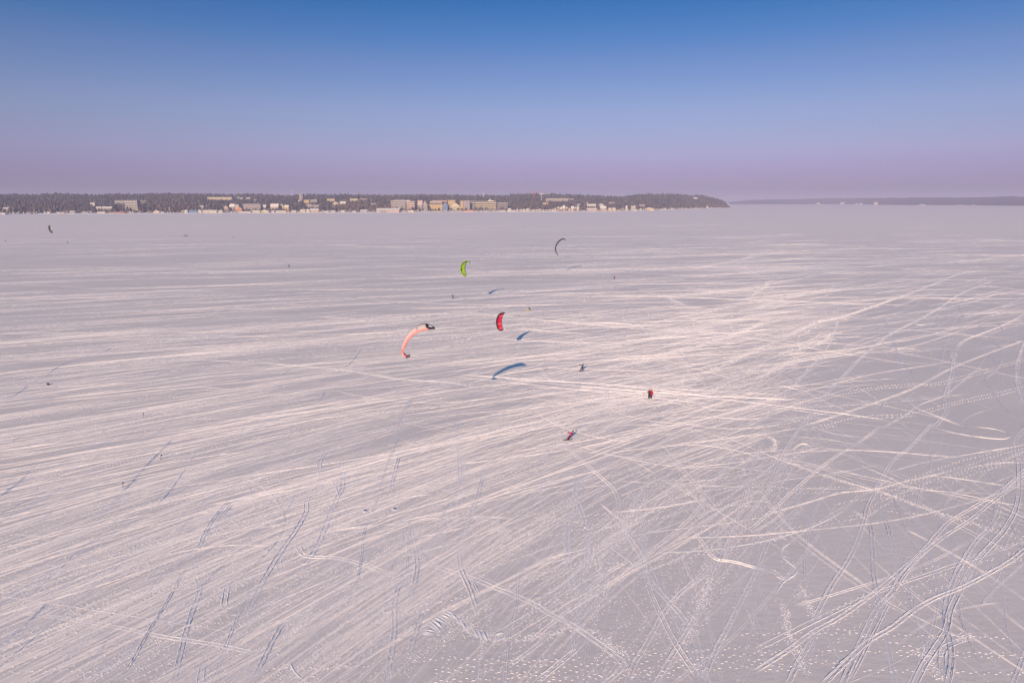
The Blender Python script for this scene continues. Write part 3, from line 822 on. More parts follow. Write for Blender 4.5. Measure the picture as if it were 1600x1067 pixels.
U = np.linspace(-260, 1139, 420)
RU = ratio(U)
DS = shore_dist(U)
WID = np.interp(U, [-260, 900, 1060, 1125, 1139], [950, 950, 800, 330, 60])
DR = DS + WID
_x, _y, _z = ray(U, np.interp(U, SK_PX, SK_Y))
ZR = CAM_H + _z * (DR / _y) - 13.0
ZR = np.maximum(ZR, 1.5)

def terrain(X, Y):
    X = np.asarray(X, float); Y = np.asarray(Y, float)
    r = X / Y
    ds, w, zr = np.interp(r, RU, DS), np.interp(r, RU, WID), np.interp(r, RU, ZR)
    v = (Y - ds) / w
    m = Y - ds
    bank = np.clip(m / 14, 0, 1) * 2.6
    rise = np.clip((v - .05) / .95, 0, 1)
    rise = rise ** .85
    back = np.where(v > 1, np.clip(1 - (v - 1) * .7, 0, 1), 1)
    return np.where(m < 0, -.5, bank + np.maximum(zr - 2.6, 0) * rise * back)

HILL = mat('wooded_ground', (.16, .14, .14), .9, .1, .35, .02)
BANK = mat('bank_snow', (.80, .77, .78), .7, .2, .12, .05)
V = np.concatenate([[-.002, 0], np.linspace(.004, .05, 8), np.linspace(.07, 1, 34), np.linspace(1.08, 2.4, 16)])
gx = DS[:, None] + V[None, :] * WID[:, None]
vx = RU[:, None] * gx
vz = terrain(vx, gx) + np.where(V[None] > .06, rng.normal(0, .8, gx.shape), 0)
verts = np.stack([vx, gx, vz], -1).reshape(-1, 3)
ii = np.arange(len(U) * len(V)).reshape(len(U), len(V))
ff = np.stack([ii[:-1, :-1], ii[1:, :-1], ii[1:, 1:], ii[:-1, 1:]], -1)
hill_f = ff[:, 9:].reshape(-1, 4)
bank_f = ff[:, :9].reshape(-1, 4)
def compact(v, f):
    u, inv = np.unique(f, return_inverse=True)
    return v[u], inv.reshape(f.shape)
v1, f1 = compact(verts, hill_f); set_props(np_mesh('wooded_hill', v1, f1, HILL), kind='structure')
v1, f1 = compact(verts, bank_f); set_props(np_mesh('snowy_shore_bank', v1, f1, BANK), kind='structure')

# the low far shore on the right
FARM = mat('far_woods', (.025, .028, .045), .9, .1, .4, .004)
FU = np.linspace(1138, 1900, 260)
fsy = np.interp(FU, [1138, 1180, 1270, 1290, 1340, 1420, 1500, 1600, 1900], [317.25, 317.5, 318.1, 318.8, 319.7, 320.6, 320.9, 321.7, 324])
fty = -.6 + np.interp(FU, [1138, 1160, 1180, 1250, 1300, 1360, 1420, 1500, 1545, 1575, 1600, 1900], [316.6, 314.4, 313, 311.6, 310.4, 310.2, 309.4, 309.2, 308.6, 307.4, 308.6, 306])
_x, _y, _z = ray(FU, fsy); fd = np.minimum(_y * CAM_H / -_z, 10500)
fw = np.clip(fd * .12, 700, 2500)
_x, _y, _z = ray(FU, fty); fz = CAM_H + _z * (fd + fw) / _y
fr = ratio(FU)
FV = np.concatenate([[0, .001], np.linspace(.02, 1, 20), [1.1, 1.4, 2.0]])
gy = fd[:, None] + FV[None] * fw[:, None]
gz = fz[:, None] * np.where(FV < .002, FV * 0, np.where(FV < 1.01, .18 + .82 * FV ** .9, np.clip(1 - (FV - 1) * .8, 0, 1)))[None]
gz = gz + rng.normal(0, 2.2, gy.shape) * ((FV > .01) & (FV < 1.5))[None] + np.repeat(smooth_noise(260, 9)[:, None], len(FV), 1) * 1.6 * (FV > .01)[None]
gz[:, 0] = -1
gz[:, 1] = np.maximum(gz[:, 1], 6)
verts = np.stack([fr[:, None] * gy, gy, gz], -1).reshape(-1, 3)
ii = np.arange(len(FU) * len(FV)).reshape(len(FU), len(FV))
set_props(np_mesh('far_shore_hill', verts, np.stack([ii[:-1, :-1], ii[1:, :-1], ii[1:, 1:], ii[:-1, 1:]], -1).reshape(-1, 4), FARM), kind='structure')

# ------------------------------------------------------------------ buildings of the lakeside town
COL = {'W': (.54, .50, .47), 'C': (.55, .46, .33), 'Y': (.56, .41, .21), 'P': (.48, .36, .33), 'B': (.30, .22, .20), 'G': (.34, .30, .31),
       'O': (.55, .25, .15), 'L': (.14, .22, .42), 'S': (.60, .57, .57), 'D': (.16, .13, .13), 'R': (.42, .16, .12)}
BM_ = {k: mat('plaster_' + n, c, .8, .2, .10, .25) for (k, c), n in zip(COL.items(),
       ['white', 'cream', 'yellow', 'pink', 'brown', 'grey', 'orange', 'blue', 'snow', 'dark', 'brick'])}
GLASS = mat('window_glass', (.05, .06, .08), .15, .6)
METAL_W = mat('white_steel', (.8, .76, .76), .5, .4)
METAL_R = mat('red_steel', (.62, .12, .10), .5, .4)

PLACED = []     # px0, px1, py_base, Y  (for keeping trees from standing in front)

def locate(px, pyb):
    """where on the slope a thing whose foot shows at px, pyb stands"""
    r = float(ratio(px)); ds = float(np.interp(r, RU, DS)); w = float(np.interp(r, RU, WID))
    for m in np.linspace(16, w * .98, 300):
        Y = ds + m; X = r * Y
        z = float(terrain(X, Y))
        if project(X, Y, z)[1] <= pyb:
            return X, Y, z
    return X, Y, z

def wall_and_roof(root, W, D, Hh, kind, wc, rc, floors):
    """W wide, D deep, Hh tall, local origin at the foot of the middle of the front"""
    m = MB(); hw = W / 2
    if kind == 'gable_front':
        e = Hh * .58
        m.add([(-hw, 0, -3), (hw, 0, -3), (hw, 0, e), (0, 0, Hh), (-hw, 0, e), (-hw, D, -3), (hw, D, -3), (hw, D, e), (0, D, Hh), (-hw, D, e)],
              [(0, 1, 2, 3, 4), (6, 5, 9, 8, 7), (1, 6, 7, 2), (5, 0, 4, 9)])
        m.build('wall', BM_[wc], root)
        q = MB(); o = .8
        sl = (Hh - e) / hw
        q.add([(-hw - o, -o, e - o * sl + .15), (0, -o, Hh + .15), (hw + o, -o, e - o * sl + .15), (-hw - o, D + o, e - o * sl + .15), (0, D + o, Hh + .15), (hw + o, D + o, e - o * sl + .15),
               (-hw - o, -o, e - o * sl + .6), (0, -o, Hh + .75), (hw + o, -o, e - o * sl + .6), (-hw - o, D + o, e - o * sl + .6), (0, D + o, Hh + .75), (hw + o, D + o, e - o * sl + .6)],
              [(0, 3, 4, 1), (1, 4, 5, 2), (6, 7, 10, 9), (7, 8, 11, 10), (0, 1, 7, 6), (1, 2, 8, 7), (3, 9, 10, 4), (4, 10, 11, 5), (0, 6, 9, 3), (2, 5, 11, 8)])
        rf = q.build('roof', BM_[rc], root)
    elif kind == 'gable':
        e = Hh * .6
        m.add([(-hw, 0, -3), (hw, 0, -3), (hw, 0, e), (-hw, 0, e), (-hw, D, -3), (hw, D, -3), (hw, D, e), (-hw, D, e), (-hw, D / 2, Hh), (hw, D / 2, Hh)],
              [(0, 1, 2, 3), (5, 4, 7, 6), (1, 5, 6, 9, 2), (4, 0, 3, 8, 7)])
        m.build('wall', BM_[wc], root)
        q = MB(); o = .7; sl = (Hh - e) / (D / 2)
        a, b = -hw - o, hw + o
        q.add([(a, -o, e - o * sl + .15), (b, -o, e - o * sl + .15), (b, D / 2, Hh + .15), (a, D / 2, Hh + .15), (a, D + o, e - o * sl + .15), (b, D + o, e - o * sl + .15),
               (a, -o, e - o * sl + .55), (b, -o, e - o * sl + .55), (b, D / 2, Hh + .6), (a, D / 2, Hh + .6), (a, D + o, e - o * sl + .55), (b, D + o, e - o * sl + .55)],
              [(0, 3, 2, 1), (3, 4, 5, 2), (6, 7, 8, 9), (9, 8, 11, 10), (0, 1, 7, 6), (4, 10, 11, 5), (0, 6, 9, 3), (3, 9, 10, 4), (1, 2, 8, 7), (2, 5, 11, 8)])
        rf = q.build('roof', BM_[rc], root)
        e = Hh * .6
    else:
        e = Hh - .6
        m.box(-hw, hw, 0, D, -3, e)
        m.build('wall', BM_[wc], root)
        q = MB(); q.box(-hw - .4, hw + .4, -.4, D + .4, e + .003, Hh)
        rf = q.build('roof', BM_[rc], root)
    if W > 9 and kind != 'gable_front' or kind == 'flat':
        q = MB(); q.box(hw * .3, hw * .3 + 1.2, D * .4, D * .4 + 1.2, e + .4, Hh + 1.4)
        q.build('chimney', BM_['G'], rf)
    # windows: each its own pane set in the front, a few centimetres proud frame
    fl = max(1, floors)
    step = e / fl
    nw = max(2, min(int(W / 4.2), max(2, 60 // fl)))
    ww = W / nw
    for a in range(fl):
        z0 = a * step + step * .32; z1 = a * step + step * .80
        for b in range(nw):
            x0 = -hw + b * ww + ww * .27; x1 = -hw + b * ww + ww * .73
            q = MB(); q.box(x0, x1, -.06, .02, z0, z1)
            q.build('window', GLASS, root)
    return e

def building(px0, px1, pyt, pyb, kind, wc, rc, label, cat='house', depth=12, floors=None, name=None, group=None):
    pc = (px0 + px1) / 2
    X, Y, z = locate(pc, pyb)
    top = at_depth(pc, pyt, Y)[2]
    x0, x1 = at_depth(px0, pyb, Y)[0], at_depth(px1, pyb, Y)[0]
    W = x1 - x0; Hh = max(3.0, top - z)
    root = empty(name or 'lakeside_building', ((x0 + x1) / 2, Y, z), label, cat, group)
    root.rotation_euler.z = R(rng.uniform(-7, 7))
    wall_and_roof(root, W, depth, Hh, kind, wc, rc, floors if floors else max(1, int(Hh / 3.6)))
    PLACED.append((px0, px1, pyb, Y, pyt))
    return root

def banded(px0, px1, pyt, pyb, bands, wc, bc, label, cat, name, depth=18, extra=None):
    """hotel with a pale balcony slab per storey and recessed dark glazing"""
    pc = (px0 + px1) / 2
    X, Y, z = locate(pc, pyb)
    top = at_depth(pc, pyt, Y)[2]
    x0, x1 = at_depth(px0, pyb, Y)[0], at_depth(px1, pyb, Y)[0]
    W = x1 - x0; Hh = top - z; hw = W / 2
    root = empty(name, ((x0 + x1) / 2, Y, z), label, cat)
    m = MB(); m.box(-hw, hw, 0, depth, -3, Hh - .5); m.build('wall', BM_[wc], root)
    m = MB(); m.box(-hw - .5, hw + .5, -2.2, depth + .5, Hh - .497, Hh + .6); m.build('roof', BM_['S'], root)
    st = Hh / bands
    for k in range(bands):
        zb = k * st
        if k:
            m = MB(); m.box(-hw, hw, -2.0, -.003, zb, zb + st * .42); m.build('balcony', BM_[bc], root)
        m = MB(); m.box(-hw + .6, hw - .6, -.08, .02, zb + st * .45, zb + st * .92); m.build('window', GLASS, root)
    n = max(3, int(W / 9))
    for k in range(n + 1):
        x = -hw + W * k / n
        m = MB(); m.box(x - .25, x + .25, -1.9, -.1, 0, Hh - .5)
        if extra != 'noposts': m.build('partition', BM_[bc], root)
    PLACED.append((px0, px1, pyb, Y, pyt))
    return root, W, Hh

# left part of the shore
building(-6, 8, 333.2, 335.6, 'gable', 'W', 'S', 'long low snow-roofed boathouse at the left edge of the far shore', 'boathouse', name='boathouse')
building(4, 13, 324.5, 328.5, 'gable', 'G', 'S', 'grey house with a snowy roof alone in the wood, leftmost on the slope', name='house')
building(41, 47, 332, 335, 'gable_front', 'B', 'S', 'small brown hut on the bank, nearest hut to the left boathouse', 'hut', name='hut')
building(50, 54, 332.4, 335, 'gable_front', 'W', 'S', 'tiny white hut right of the small brown hut', 'hut', name='hut')
building(72, 78, 331.4, 334.6, 'gable_front', 'W', 'S', 'small white hut alone on the bank between two stretches of bare trees', 'hut', name='hut')
building(89, 94, 331.6, 334.6, 'gable', 'W', 'S', 'first of two white cabins left of the steep white gable', 'cabin', name='cabin')
building(95, 100, 332, 334.6, 'gable', 'C', 'S', 'cream cabin, second of two left of the steep white gable', 'cabin', name='cabin')
building(109, 117, 329.5, 334.6, 'gable_front', 'G', 'S', 'grey house with one steep white gable by the ice', name='house')
building(128, 137, 331.4, 334.2, 'gable', 'G', 'S', 'low grey shed with a snow roof left below the white block of flats', 'shed', name='shed')
building(141.5, 149, 316.6, 325, 'flat', 'W', 'W', 'small white four-storey block standing in the wood left of the terrace hotel', 'flats', name='apartment_block')
building(150, 158, 323.5, 328.5, 'gable', 'P', 'S', 'pinkish row house below the small white block', name='house')
building(160, 174, 323.2, 328.5, 'gable', 'G', 'S', 'long grey row house with a slanting snow roof left of the terrace hotel', name='row_house')
building(152, 164, 331, 334.2, 'gable', 'C', 'S', 'cream boat shed with a bright front on the bank below the row houses', 'shed', name='shed')
building(165, 196, 331.6, 334.2, 'gable', 'R', 'B', 'very long low reddish shed running along the ice', 'shed', name='shed', depth=8)
banded(197, 216, 313.6, 331.5, 7, 'B', 'W', 'white terraced hotel tower of stacked balconies above the left shore', 'hotel', 'terrace_hotel')
banded(180, 196, 313.8, 320.5, 3, 'G', 'W', 'three-storey white left wing of the terraced hotel', 'hotel wing', 'hotel_wing', extra='noposts')
banded(217.5, 229, 314, 317.6, 1, 'G', 'W', 'single-storey white right wing of the terraced hotel', 'hotel wing', 'hotel_wing', extra='noposts')
building(240, 249, 329.2, 334, 'gable_front', 'C', 'S', 'cream gabled pavilion on the bank right of the terraced hotel', 'pavilion', name='pavilion')
building(250, 256, 331.5, 334, 'gable', 'W', 'S', 'low white kiosk next to the cream gabled pavilion', 'kiosk', name='kiosk')
building(284, 287, 328.8, 331.4, 'gable_front', 'W', 'S', 'tiny white gable left of the blue-shaded hangar', 'hut', name='hut')
building(288, 293, 328, 332.6, 'gable_front', 'W', 'S', 'white A-frame hut beside the blue boat hangar', 'hut', name='hut')
building(295, 308, 328.6, 333.8, 'flat', 'L', 'L', 'blue boat hangar at the water edge', 'hangar', name='boat_hangar')
building(308, 315, 328.4, 333.8, 'gable_front', 'W', 'S', 'white gabled boathouse against the right side of the blue hangar', 'boathouse', name='boathouse')
building(312, 318, 322, 326, 'gable', 'W', 'S', 'white chalet in the trees above the blue hangar', 'chalet', name='chalet')
building(321, 324, 319.6, 323.4, 'gable_front', 'W', 'S', 'small bright white house halfway up the slope under the long cream slab', name='house')
building(316, 338.5, 328.6, 333.4, 'gable', 'C', 'S', 'long cream hall on the shore under the long cream slab', 'hall', name='hall')
building(340, 347.5, 329, 333.6, 'gable', 'C', 'S', 'short cream hall right of the long cream one', 'hall', name='hall')
building(325, 362, 308.2, 314.4, 'flat', 'C', 'S', 'long low cream slab of flats high on the wooded hill', 'flats', name='apartment_block', floors=3)
building(364, 367.5, 306.6, 309, 'gable_front', 'W', 'S', 'tiny white house at the crest right of the long cream slab', name='house')
building(370, 374, 308.4, 310.2, 'gable', 'W', 'S', 'white house in the high row, first right of the crest house', name='house')
building(375, 379, 309.4, 311.4, 'gable', 'W', 'S', 'brightest white house in the high row', name='house')
building(384, 391, 309, 311.4, 'gable', 'W', 'S', 'widest white house in the high row', name='house')
building(397, 400, 312, 314, 'gable', 'G', 'S', 'grey house just under the right end of the high row', name='house')
building(349.5, 357, 321, 330, 'gable_front', 'P', 'D', 'dull pink gabled villa on the shore slope', 'villa', name='villa')
building(358.5, 366, 319, 329.6, 'gable', 'G', 'S', 'tall grey villa with a pale front beside the dull pink one', 'villa', name='villa')
building(367, 373.5, 320, 329.6, 'flat', 'C', 'S', 'narrow cream town house left of the orange stepped house', 'town house', name='town_house')
building(368, 378, 323.6, 331, 'gable_front', 'O', 'S', 'orange stepped-gable house by the lake', name='house')
building(380, 408, 319, 330, 'flat', 'G', 'S', 'broad grey three-storey sanatorium with a pale roof line', 'sanatorium', name='sanatorium', floors=3)
building(411, 415.5, 320.4, 328, 'gable', 'W', 'S', 'slim white house at the right corner of the grey sanatorium', name='house')
building(371, 392, 330.6, 333.6, 'gable', 'C', 'S', 'cream low hall on the bank below the orange house', 'hall', name='hall')
building(394, 406, 328.8, 333.6, 'gable', 'C', 'S', 'snow-roofed boathouse, left of two under the sanatorium', 'boathouse', name='boathouse')
building(408, 419.5, 328.2, 333.4, 'gable_front', 'C', 'S', 'cream boathouse with a wide snowy gable, right of two under the sanatorium', 'boathouse', name='boathouse')
building(423, 435, 318.8, 329.6, 'gable', 'P', 'S', 'pink three-storey guest house next to the yellow gabled one', 'guest house', name='guest_house')
building(437, 444, 318.6, 329, 'gable_front', 'Y', 'S', 'yellow gabled guest house right of the pink one', 'guest house', name='guest_house')
building(444.5, 451, 320.8, 329, 'gable', 'Y', 'S', 'lower yellow annex right of the yellow gabled guest house', 'annex', name='annex')
building(424, 428.5, 329.2, 332.8, 'gable', 'W', 'S', 'small white boat shed below the pink guest house', 'shed', name='shed')
building(431, 446.5, 329.2, 333.2, 'gable', 'C', 'S', 'cream boat sheds in one long range below the yellow guest house', 'shed', name='shed')
building(448, 452.5, 330, 334.2, 'gable_front', 'O', 'O', 'bright orange-red kiosk on the edge of the ice', 'kiosk', name='kiosk')
building(455, 462.5, 329, 332.6, 'gable', 'W', 'S', 'white shed with a snow roof right of the orange-red kiosk', 'shed', name='shed')
building(467.6, 469.2, 303, 315, 'flat', 'P', 'W', 'left of the three slim pale slabs of the high tower on the hill', 'tower', name='tower_block', floors=9, depth=14, group='slabs of the high tower')
building(469.9, 471.4, 303.2, 315, 'flat', 'W', 'W', 'middle one of the three slim pale slabs of the high tower', 'tower', name='tower_block', floors=9, depth=14, group='slabs of the high tower')
building(472.2, 473.4, 303.4, 315, 'flat', 'G', 'W', 'right, greyest of the three slim slabs of the high tower', 'tower', name='tower_block', floors=9, depth=14, group='slabs of the high tower')
building(465.5, 468.5, 313, 315.6, 'gable', 'W', 'S', 'small white house at the foot of the slim tower', name='house')
building(475, 483.5, 312.6, 320.4, 'flat', 'Y', 'S', 'yellow-orange block of flats right of the slim tower', 'flats', name='apartment_block')
building(484, 496, 312.2, 319, 'flat', 'G', 'S', 'grey slab of flats with a bright roof edge right of the yellow-orange block', 'flats', name='apartment_block')
building(478, 488, 319.6, 323.4, 'gable_front', 'C', 'S', 'cream house with a snowy gable below the yellow-orange block', name='house')
building(480, 499, 320.6, 325.4, 'flat', 'G', 'S', 'low blue-grey building with flat roof behind the pink hall', 'building', name='low_building')
building(469, 477, 327.6, 332.4, 'gable', 'C', 'S', 'long-roofed cream boathouse left of the white gabled one', 'boathouse', name='boathouse')
building(478, 484, 326.8, 333, 'gable_front', 'W', 'S', 'white gabled boathouse left of the pink hall', 'boathouse', name='boathouse')
building(485, 497.5, 326.4, 332.4, 'gable', 'P', 'S', 'pink hall with a reddish right end on the shore', 'hall', name='hall')
building(505.5, 514, 330, 332.6, 'gable', 'W', 'S', 'low white shelter in front of the dark trees right of the pink hall', 'shelter', name='shelter')
building(511, 523, 310.6, 316.4, 'flat', 'C', 'R', 'cream block with a red roof edge high between dark trees', 'flats', name='apartment_block')
building(519.5, 529, 315.6, 321.6, 'gable_front', 'C', 'S', 'cream gabled house under the red-edged block, left of two', name='house')
building(531, 540, 315, 321.6, 'gable', 'Y', 'S', 'yellowish house under the red-edged block, right of two', name='house')
building(517, 523, 329.2, 332.4, 'gable', 'W', 'S', 'white lakeside cabin below the two gabled houses, leftmost of three', 'cabin', name='cabin')
building(532, 538.5, 328.8, 332.2, 'gable', 'W', 'S', 'white lakeside cabin, middle of three below the gabled houses', 'cabin', name='cabin')
building(550, 556, 329.6, 332.2, 'gable', 'W', 'S', 'white lakeside cabin, rightmost of three below the gabled houses', 'cabin', name='cabin')
building(546.5, 559, 310.6, 315, 'flat', 'C', 'S', 'pale yellow flat-roofed school on the hill', 'school', name='school', floors=2)
building(560, 572, 310.6, 312, 'flat', 'W', 'S', 'thin white low wing right of the pale yellow school', 'annex', name='annex', floors=1)
building(563, 574, 328, 332.6, 'gable', 'G', 'S', 'grey shed with a long snowy roof left of the pink-brown hall', 'shed', name='shed')
building(579, 588, 317.8, 320.2, 'flat', 'G', 'S', 'small grey building with a white edge in the middle of the wood', 'building', name='low_building')
building(588, 624, 325.8, 332.6, 'gable', 'P', 'S', 'broad pink-brown hall with a long low roof on the ice edge', 'hall', name='hall', depth=20)
building(611, 634, 313.4, 329, 'flat', 'G', 'S', 'large mauve-grey hotel with snow-patched roof', 'hotel', name='hotel', floors=4)
building(615, 640, 313, 317.5, 'gable', 'O', 'S', 'upper orange-and-white storey behind the mauve-grey hotel', 'hotel wing', name='hotel_wing', floors=1)
building(635.5, 648, 314.6, 330, 'flat', 'P', 'S', 'brownish pink right block adjoining the mauve-grey hotel', 'hotel', name='hotel', floors=4)
building(636.5, 647, 328.6, 333.4, 'gable_front', 'C', 'S', 'cream pavilion with dark base at the ice in front of the brownish block', 'pavilion', name='pavilion')
building(653, 660, 313.6, 330.5, 'gable', 'G', 'P', 'grey-mauve steep-roofed house, left of a pair', name='town_house')
building(660.5, 668, 314, 330.5, 'gable_front', 'G', 'S', 'grey-mauve gabled house, right of a pair beside the yellow hotel', name='town_house')
yh = building(669, 691.5, 319.4, 329.4, 'flat', 'Y', 'P', 'yellow lakeside hotel with a row of dormers and pink mansard', 'hotel', name='yellow_hotel', floors=3)
building(672, 690, 314.6, 320, 'gable', 'P', 'P', 'pink hipped roof house rising behind the yellow hotel', name='town_house', floors=1)
building(669.5, 691, 329.6, 332.6, 'flat', 'B', 'S', 'low brown arcade along the ice under the yellow hotel', 'arcade', name='arcade', floors=1, depth=6)
building(676, 698, 313.4, 316.6, 'gable', 'O', 'P', 'pale orange house row behind and above the yellow hotel', 'row house', name='row_house', floors=1)
building(700, 711.5, 312.8, 324, 'flat', 'Y', 'Y', 'tallest orange-yellow block next to the thin mast', 'flats', name='apartment_block', floors=5)
building(692, 699.5, 316.6, 330.6, 'gable_front', 'L', 'S', 'blue-grey gabled house between the yellow hotel and the tall orange block', name='town_house')
building(703, 719, 317.2, 330, 'gable_front', 'C', 'C', 'wide cream gabled villa in front of the tall orange block', 'villa', name='villa')
building(719.5, 723.6, 314.2, 330, 'flat', 'Y', 'S', 'narrow yellow strip house right of the wide cream villa', name='town_house')
building(724, 734, 313.6, 330.4, 'flat', 'G', 'P', 'dark grey block with a pink roof left of the balcony hotel', 'flats', name='apartment_block', floors=5)
building(724, 741, 328.8, 333.2, 'gable_front', 'O', 'P', 'low tent-like orange boathouse roof at the ice', 'boathouse', name='boathouse')
hr, hW, hH = banded(741, 775, 314.8, 329, 5, 'B', 'C', 'big balcony hotel with cream bands and a roof dome', 'hotel', 'balcony_hotel')
dm = MB(); dm.ball((hW * .22, 6, hH + 2.6), 4.4, 1, 1, 1.05, 14, 9); dome = dm.build('dome', BM_['C'], hr, True)
dm = MB(); dm.tube([(hW * .22, 6, hH + 6.5), (hW * .22, 6, hH + 11.5)], [.9, .25], 8); dm.build('spire', BM_['W'], dome)
dm = MB(); dm.box(hW * .22 - 7, hW * .22 + 14, 2, 12, hH + .603, hH + 3.2); dm.build('penthouse', BM_['C'], hr)
banded(735, 740.6, 314.6, 329, 5, 'G', 'W', 'slim white-banded stair tower joined to the left of the balcony hotel', 'tower', 'stair_tower', extra='noposts')
banded(775.6, 793, 317, 329, 4, 'D', 'G', 'lower grey-banded right wing of the balcony hotel', 'hotel wing', 'hotel_wing')
building(781, 790, 328.6, 332.6, 'gable', 'W', 'S', 'white lakeside restaurant under the right wing of the balcony hotel', 'restaurant', name='restaurant')
building(793, 799, 325.4, 332, 'gable_front', 'W', 'S', 'white gabled house at the right foot of the balcony hotel', name='house')
building(799.5, 804, 328.4, 332, 'gable', 'W', 'S', 'low white annex against the white gabled house', 'annex', name='annex')
wds = ['first', 'second', 'third', 'fourth', 'fifth', 'sixth', 'seventh', 'eighth', 'ninth', 'tenth', 'eleventh', 'twelfth']
cl = 'WPWWGWPGWGPW'
nm = {'W': 'white', 'P': 'pink', 'G': 'grey'}
for i in range(12):
    p0 = 807 + i * 5.0 + rng.uniform(-.4, .4)
    building(p0, p0 + rng.uniform(3, 4.4), 327.2 + rng.uniform(-1, 1), 331.8, ['gable_front', 'gable'][i % 2], cl[i], 'S',
             'small %s lakeside house under the cranes, %s in the row from the balcony hotel' % (nm[cl[i]], wds[i]), name='house', group='row of small houses under the cranes')
for i in range(9):
    p0 = 866 + i * 4.4
    c = 'PWBPWPCBW'[i]
    building(p0, p0 + 3.6, [325, 322.6, 324, 321.6, 323][i % 5], [332, 328.5, 331.6][i % 3], ['gable_front', 'gable'][(i // 2) % 2], c, 'S',
             'little %s cottage in the cluster below the pillared hotel, %s from the left' % ({'P': 'pink', 'W': 'white', 'B': 'brown', 'C': 'cream'}[c], wds[i]), name='cottage', group='cottages below the pillared hotel')
# hotel on pillars high on the slope
X, Y, z = locate(871, 316.4)
root = empty('pillared_hotel', (X, Y, z), 'white pillared hotel on the hill behind bare trees right of the cranes', 'hotel')
x0, x1 = at_depth(853, 316, Y)[0] - X, at_depth(888, 316, Y)[0] - X
Hh = at_depth(871, 310.2, Y)[2] - z
m = MB(); m.box(x0, x1, 1.5, 16, -2, Hh - 1.2); m.build('wall', BM_['G'], root)
m = MB(); m.box(x0 - 1, x1 + 1, -1.5, 17, Hh - 1.197, Hh); m.build('roof', BM_['S'], root)
for k in range(13):
    x = x0 + (x1 - x0) * (k + .5) / 13
    m = MB(); m.box(x - .7, x + .7, -.6, 1.497, -2 + (k % 3), Hh - 1.2); m.build('pillar', BM_['W' if k > 5 else 'C'], root)
    m = MB(); m.box(x + .9, x + 2.4, 1.42, 1.52, Hh * .35, Hh * .75); m.build('window', GLASS, root)
PLACED.append((853, 888, 316.4, Y, 310))
building(889, 896, 310.8, 312.2, 'flat', 'W', 'S', 'thin white flat wing at the right end of the pillared hotel', 'hotel wing', name='hotel_wing', floors=1)
building(848, 856, 316.8, 320.2, 'flat', 'Y', 'S', 'small ochre building under the white crane', 'building', name='low_building')
building(902, 906, 319.2, 322, 'gable', 'G', 'S', 'grey house alone between the cottages and the white round tower', name='house')
X, Y, z = locate(916.8, 321)
root = empty('water_tower', (X, Y, z), 'white water tower with a round head among trees', 'tower')
m = MB(); m.tube([(0, 0, -1), (0, 0, 7)], 1.6, 12); m.build('shaft', BM_['W'], root)
m = MB(); m.ball((0, 0, 9.6), 3.0, 1, 1, 1, 14, 9); m.build('tank', BM_['W'], root, True)
PLACED.append((915, 919, 320, Y, 316))
building(917.5, 931, 319.2, 325, 'gable', 'P', 'S', 'villa with a white roof right below the round water tower', 'villa', name='villa')
building(917, 932, 325.6, 331.4, 'gable', 'P', 'S', 'long cream-pink boarding house on the shore under the white-roofed villa', 'guest house', name='guest_house')
building(935.5, 944, 318.4, 324.6, 'gable_front', 'W', 'S', 'white gabled villa right of the one below the water tower', 'villa', name='villa')
building(938, 947, 322.4, 331, 'gable', 'P', 'S', 'tall pink house with a white roof right of the long boarding house', name='house')
building(950, 955.5, 324.6, 331, 'gable_front', 'C', 'S', 'cream gabled house, left of two beside the tall pink house', name='house')
building(956.5, 962, 325.2, 331, 'gable', 'C', 'S', 'cream house with long roof, right of two beside the tall pink house', name='house')
building(951, 960, 316.2, 319, 'flat', 'G', 'S', 'faint grey block with a white roof in the wood above the two cream houses', 'building', name='low_building')
building(970, 976, 325, 330.6, 'gable_front', 'B', 'D', 'dark brown house beside a slim white tower house', name='house')
building(977, 980.5, 320.4, 330.4, 'gable_front', 'W', 'S', 'slim white tower house right of the dark brown one', name='tower_house')
building(986, 993, 321.8, 327.4, 'flat', 'W', 'S', 'white cube-shaped villa standing over the white boathouse', 'villa', name='villa')
building(986, 995, 327, 331, 'gable', 'W', 'S', 'white boathouse under the cube-shaped villa', 'boathouse', name='boathouse')
building(998.5, 1008, 319.6, 323.4, 'flat', 'G', 'W', 'pale grey flats half hidden above the cream gabled hall', 'flats', name='apartment_block')
building(999, 1002.5, 326, 330, 'gable_front', 'W', 'S', 'small white hut left of the cream gabled hall', 'hut', name='hut')
building(1007, 1021, 324.6, 330, 'gable_front', 'C', 'S', 'wide cream gabled hall, last large building before the wooded point', 'hall', name='hall')
building(1032, 1035.5, 326.6, 329.2, 'gable', 'W', 'S', 'tiny white boathouse, left of three toward the point', 'boathouse', name='boathouse')
building(1037, 1040.5, 325.4, 328.8, 'gable_front', 'W', 'S', 'tiny white boathouse, middle of three toward the point', 'boathouse', name='boathouse')
building(1048, 1051, 324.8, 328.2, 'gable_front', 'W', 'S', 'tiny white boathouse, right of three toward the point', 'boathouse', name='boathouse')
building(1084, 1090, 308.8, 311.8, 'gable', 'W', 'S', 'lone white house high in the dark wood of the point', name='house')
building(1103.5, 1106.5, 322, 325.6, 'flat', 'W', 'W', 'small white cube on the bank near the tip of the point', 'hut', name='hut')
building(1118, 1120.5, 324.6, 325.9, 'gable', 'W', 'S', 'tiny white hut nearest the tip of the point', 'hut', name='hut')
